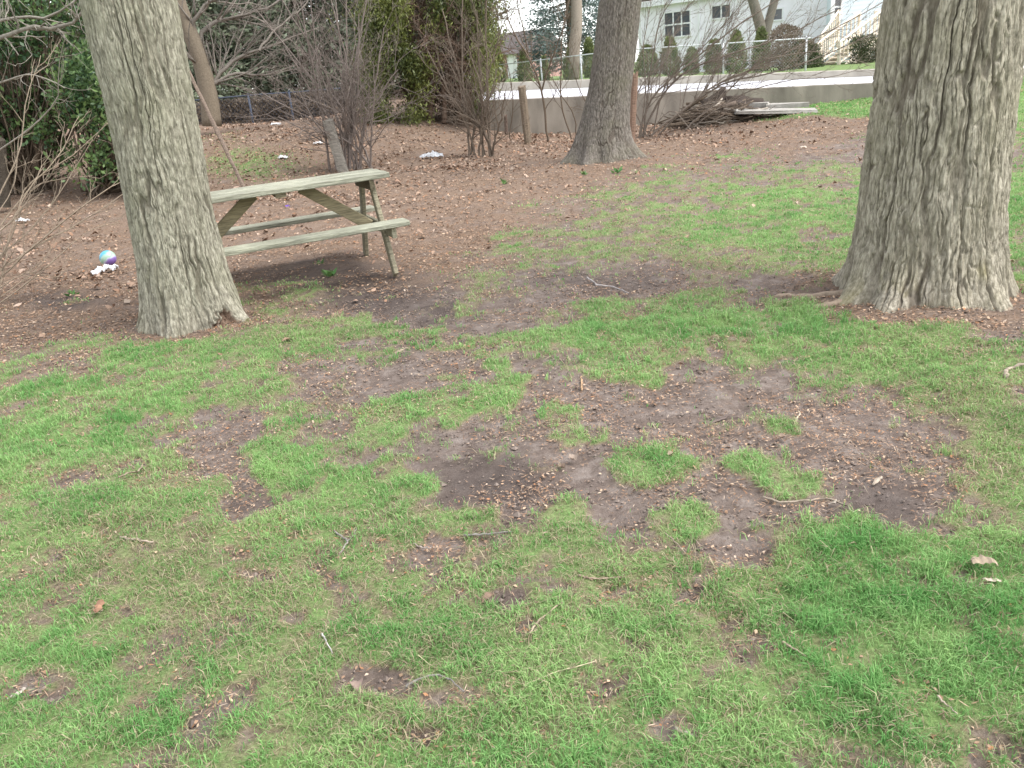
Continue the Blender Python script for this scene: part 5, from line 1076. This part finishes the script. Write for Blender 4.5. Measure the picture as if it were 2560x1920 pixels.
def chip(name, pts, wpx, col, label, cat='wood chip', h=.02):
    rg = np.random.default_rng(int(pts[0][0]*3+pts[0][1])); P3 = []
    for q in pts: g = G(*q); g[2] = float(gz(g[0], g[1]))+h; P3.append(g)
    P3 = np.array(P3); n = 9; t = np.linspace(0, len(P3)-1, n); i = np.minimum(t.astype(int), len(P3)-2); f = (t-i)[:, None]; Q3 = P3[i]*(1-f)+P3[i+1]*f
    u = Q3[-1]-Q3[0]; u[2] = 0; u /= np.linalg.norm(u); sd_ = np.array([-u[1], u[0], 0]); r = wpx/1795*np.linalg.norm(Q3[0]-[0, 0, CAMH])*.5
    wl = r*np.clip(np.sin(np.pi*np.linspace(.08, .92, n))**.5*(1+rg.normal(0, .22, n)), .15, 2); wr = r*np.clip(np.sin(np.pi*np.linspace(.08, .92, n))**.5*(1+rg.normal(0, .22, n)), .15, 2)
    Q3[:, 2] += rg.normal(0, r*.2, n); th_ = r*.35; up = np.array([0, 0, 1.]); tl_ = rg.normal(0, .3)
    ring = [Q3+sd_*wl[:, None]+up*(wl*tl_)[:, None], Q3+up*th_*1.1, Q3-sd_*wr[:, None]-up*(wr*tl_)[:, None], Q3-up*th_*.6]
    V = np.stack(ring, 1).reshape(-1, 3); a = np.arange(n-1)[:, None]*4; j = np.arange(4)[None]
    F = [np.concatenate([np.stack([a+j, a+4+j, a+4+(j+1) % 4, a+(j+1) % 4], -1).reshape(-1, 4), [[0, 1, 2, 3]], [[(n-1)*4+3, (n-1)*4+2, (n-1)*4+1, (n-1)*4]]])]
    o = mesh_obj(name, V, F, M_twig, None, np.array(col)*.78*rg.uniform(.75, 1.15, (len(V), 1)), False, Q3[0]); tag(o, label, cat, None)
def bigleaf(px, py, s, label, col, seed):
    s = s*.68; col = tuple(q*.8 for q in col)
    g = G(px, py); rg = np.random.default_rng(seed); n = 9; a, b_ = np.meshgrid(np.linspace(-1, 1, n), np.linspace(0, 1, n)); w_ = np.sin(np.pi*np.clip(b_, .03, .97))**.8*(1+.25*np.abs(np.sin(b_*9)))
    V = np.stack([a*w_*s*.36, (b_-.5)*s, .25*s*(a**2)*w_+.12*s*np.sin(b_*4+seed)+.1*s*fbm(a*2+seed, b_*4, 0., 2)+.25*s*abs(math.sin(seed))*b_], -1).reshape(-1, 3); r_ = rg.uniform(0, 6.28); c, s2 = math.cos(r_), math.sin(r_); V = V @ np.array([[c, s2, 0], [-s2, c, 0], [0, 0, 1]])
    ii = np.arange(n*n).reshape(n, n); o = mesh_obj('dead_leaf', V, np.stack([ii[:-1, :-1], ii[:-1, 1:], ii[1:, 1:], ii[1:, :-1]], -1).reshape(-1, 4), M_litter, None, np.broadcast_to(np.array(col)*.7, (n*n, 3)), True); o.location = (g[0], g[1], float(gz(g[0], g[1]))+.022); tag(o, label, 'leaf')
chip('wood_chip', [(262, 1052), (288, 1042), (304, 1038), (312, 1022)], 11, PL_, 'bent pale chunk of wood on the left lawn', 'wood chip', h=.035)
chip('wood_chip', [(852, 772), (868, 768), (884, 764)], 9, PL_, 'pale bone shaped wood chip right of the leaning trunk', 'wood chip', h=.03)
chip('wood_chip', [(2095, 1246), (2120, 1240), (2150, 1244)], 20, PL_, 'large pale bark chip on the lush lawn near the right edge', 'wood chip', h=.05)
chip('wood_chip', [(2120, 1272), (2160, 1276)], 12, (.5, .42, .33), 'flat pale chip just below the large bark chip', 'wood chip', h=.03)
chip('bark_piece', [(1533, 920), (1552, 914), (1576, 908)], 10, (.22, .17, .15), 'dark curved bark piece in the middle of the bare soil', 'bark', h=.012)
chip('bark_piece', [(1448, 935), (1470, 942), (1490, 946)], 10, (.26, .20, .16), 'brown bark piece left of the dark curved bark', 'bark', h=.012)
chip('wood_chip', [(1886, 1052), (1896, 1044), (1904, 1036)], 10, (.46, .38, .30), 'blocky pale chip on the dark soil at right', 'wood chip', h=.015)
chip('wood_chip', [(1788, 1098), (1800, 1094), (1806, 1084)], 8, (.42, .36, .30), 'grey chip beside the long bent twig', 'wood chip', h=.02)
chip('wood_chip', [(16, 1512), (40, 1500), (56, 1488)], 9, (.56, .48, .42), 'pale chip on the bare patch at the lower left edge', 'wood chip', h=.015)
chip('wood_chip', [(210, 1334), (217, 1322), (224, 1310)], 14, (.30, .17, .11), 'single reddish brown leaf curl in the left lawn', 'leaf', h=.045)
bigleaf(1240, 1000, .07, 'curled pale leaf at the right rim of the dark soil', (.46, .36, .29), 1); bigleaf(1690, 958, .05, 'light brown leaf among chips on the right bare soil', (.42, .31, .24), 2); bigleaf(1215, 1020, .05, 'folded brown leaf beside a small dark hole', (.33, .24, .18), 3)
bigleaf(1055, 1305, .06, 'brown curled leaf beside a small bare spot below centre', (.38, .26, .19), 5); bigleaf(775, 1497, .06, 'pinkish brown leaf on the bare patch near the bottom', (.42, .31, .26), 6); bigleaf(985, 800, .06, 'dark curled leaf on the upper bare soil', (.22, .15, .11), 7); bigleaf(1450, 1000, .05, 'small tan leaf at the edge of a round tuft', (.48, .38, .28), 8)
# small green seedlings in the litter
for i, (px, py, s, lab) in enumerate([(716, 597, .10, 'small green sprout under the front bench'), (690, 573, .07, 'tiny sprout in the dark shaded soil below the table'), (1092, 397, .09, 'bright green sprout on bare ground behind the lawn'), (1332, 374, .11, 'leafy green weed at the foot of the middle trunk'), (1262, 308+70, .07, 'tiny weed at the left foot of the middle trunk'), (160, 640, .07, 'small weed beside the dark soil at far left')]):
    g = G(px, py); rg = np.random.default_rng(200+i); n = 16; P = np.tile(g, (n, 1))+rg.normal(0, .015, (n, 3))*[1, 1, 0]; a = rg.uniform(0, 6.28, n); D = np.stack([np.cos(a)*.8, np.sin(a)*.8, rg.uniform(.3, 1.2, n)], -1); V, Q, c_ = leaves(P, s, mixcol((.06, .15, .04), (.15, .27, .08), n, rg), rg, .3, D=D, jit=.15)
    tag(mesh_obj('weed', V, Q, M_leaf, None, c_, False, g), lab, 'weed')
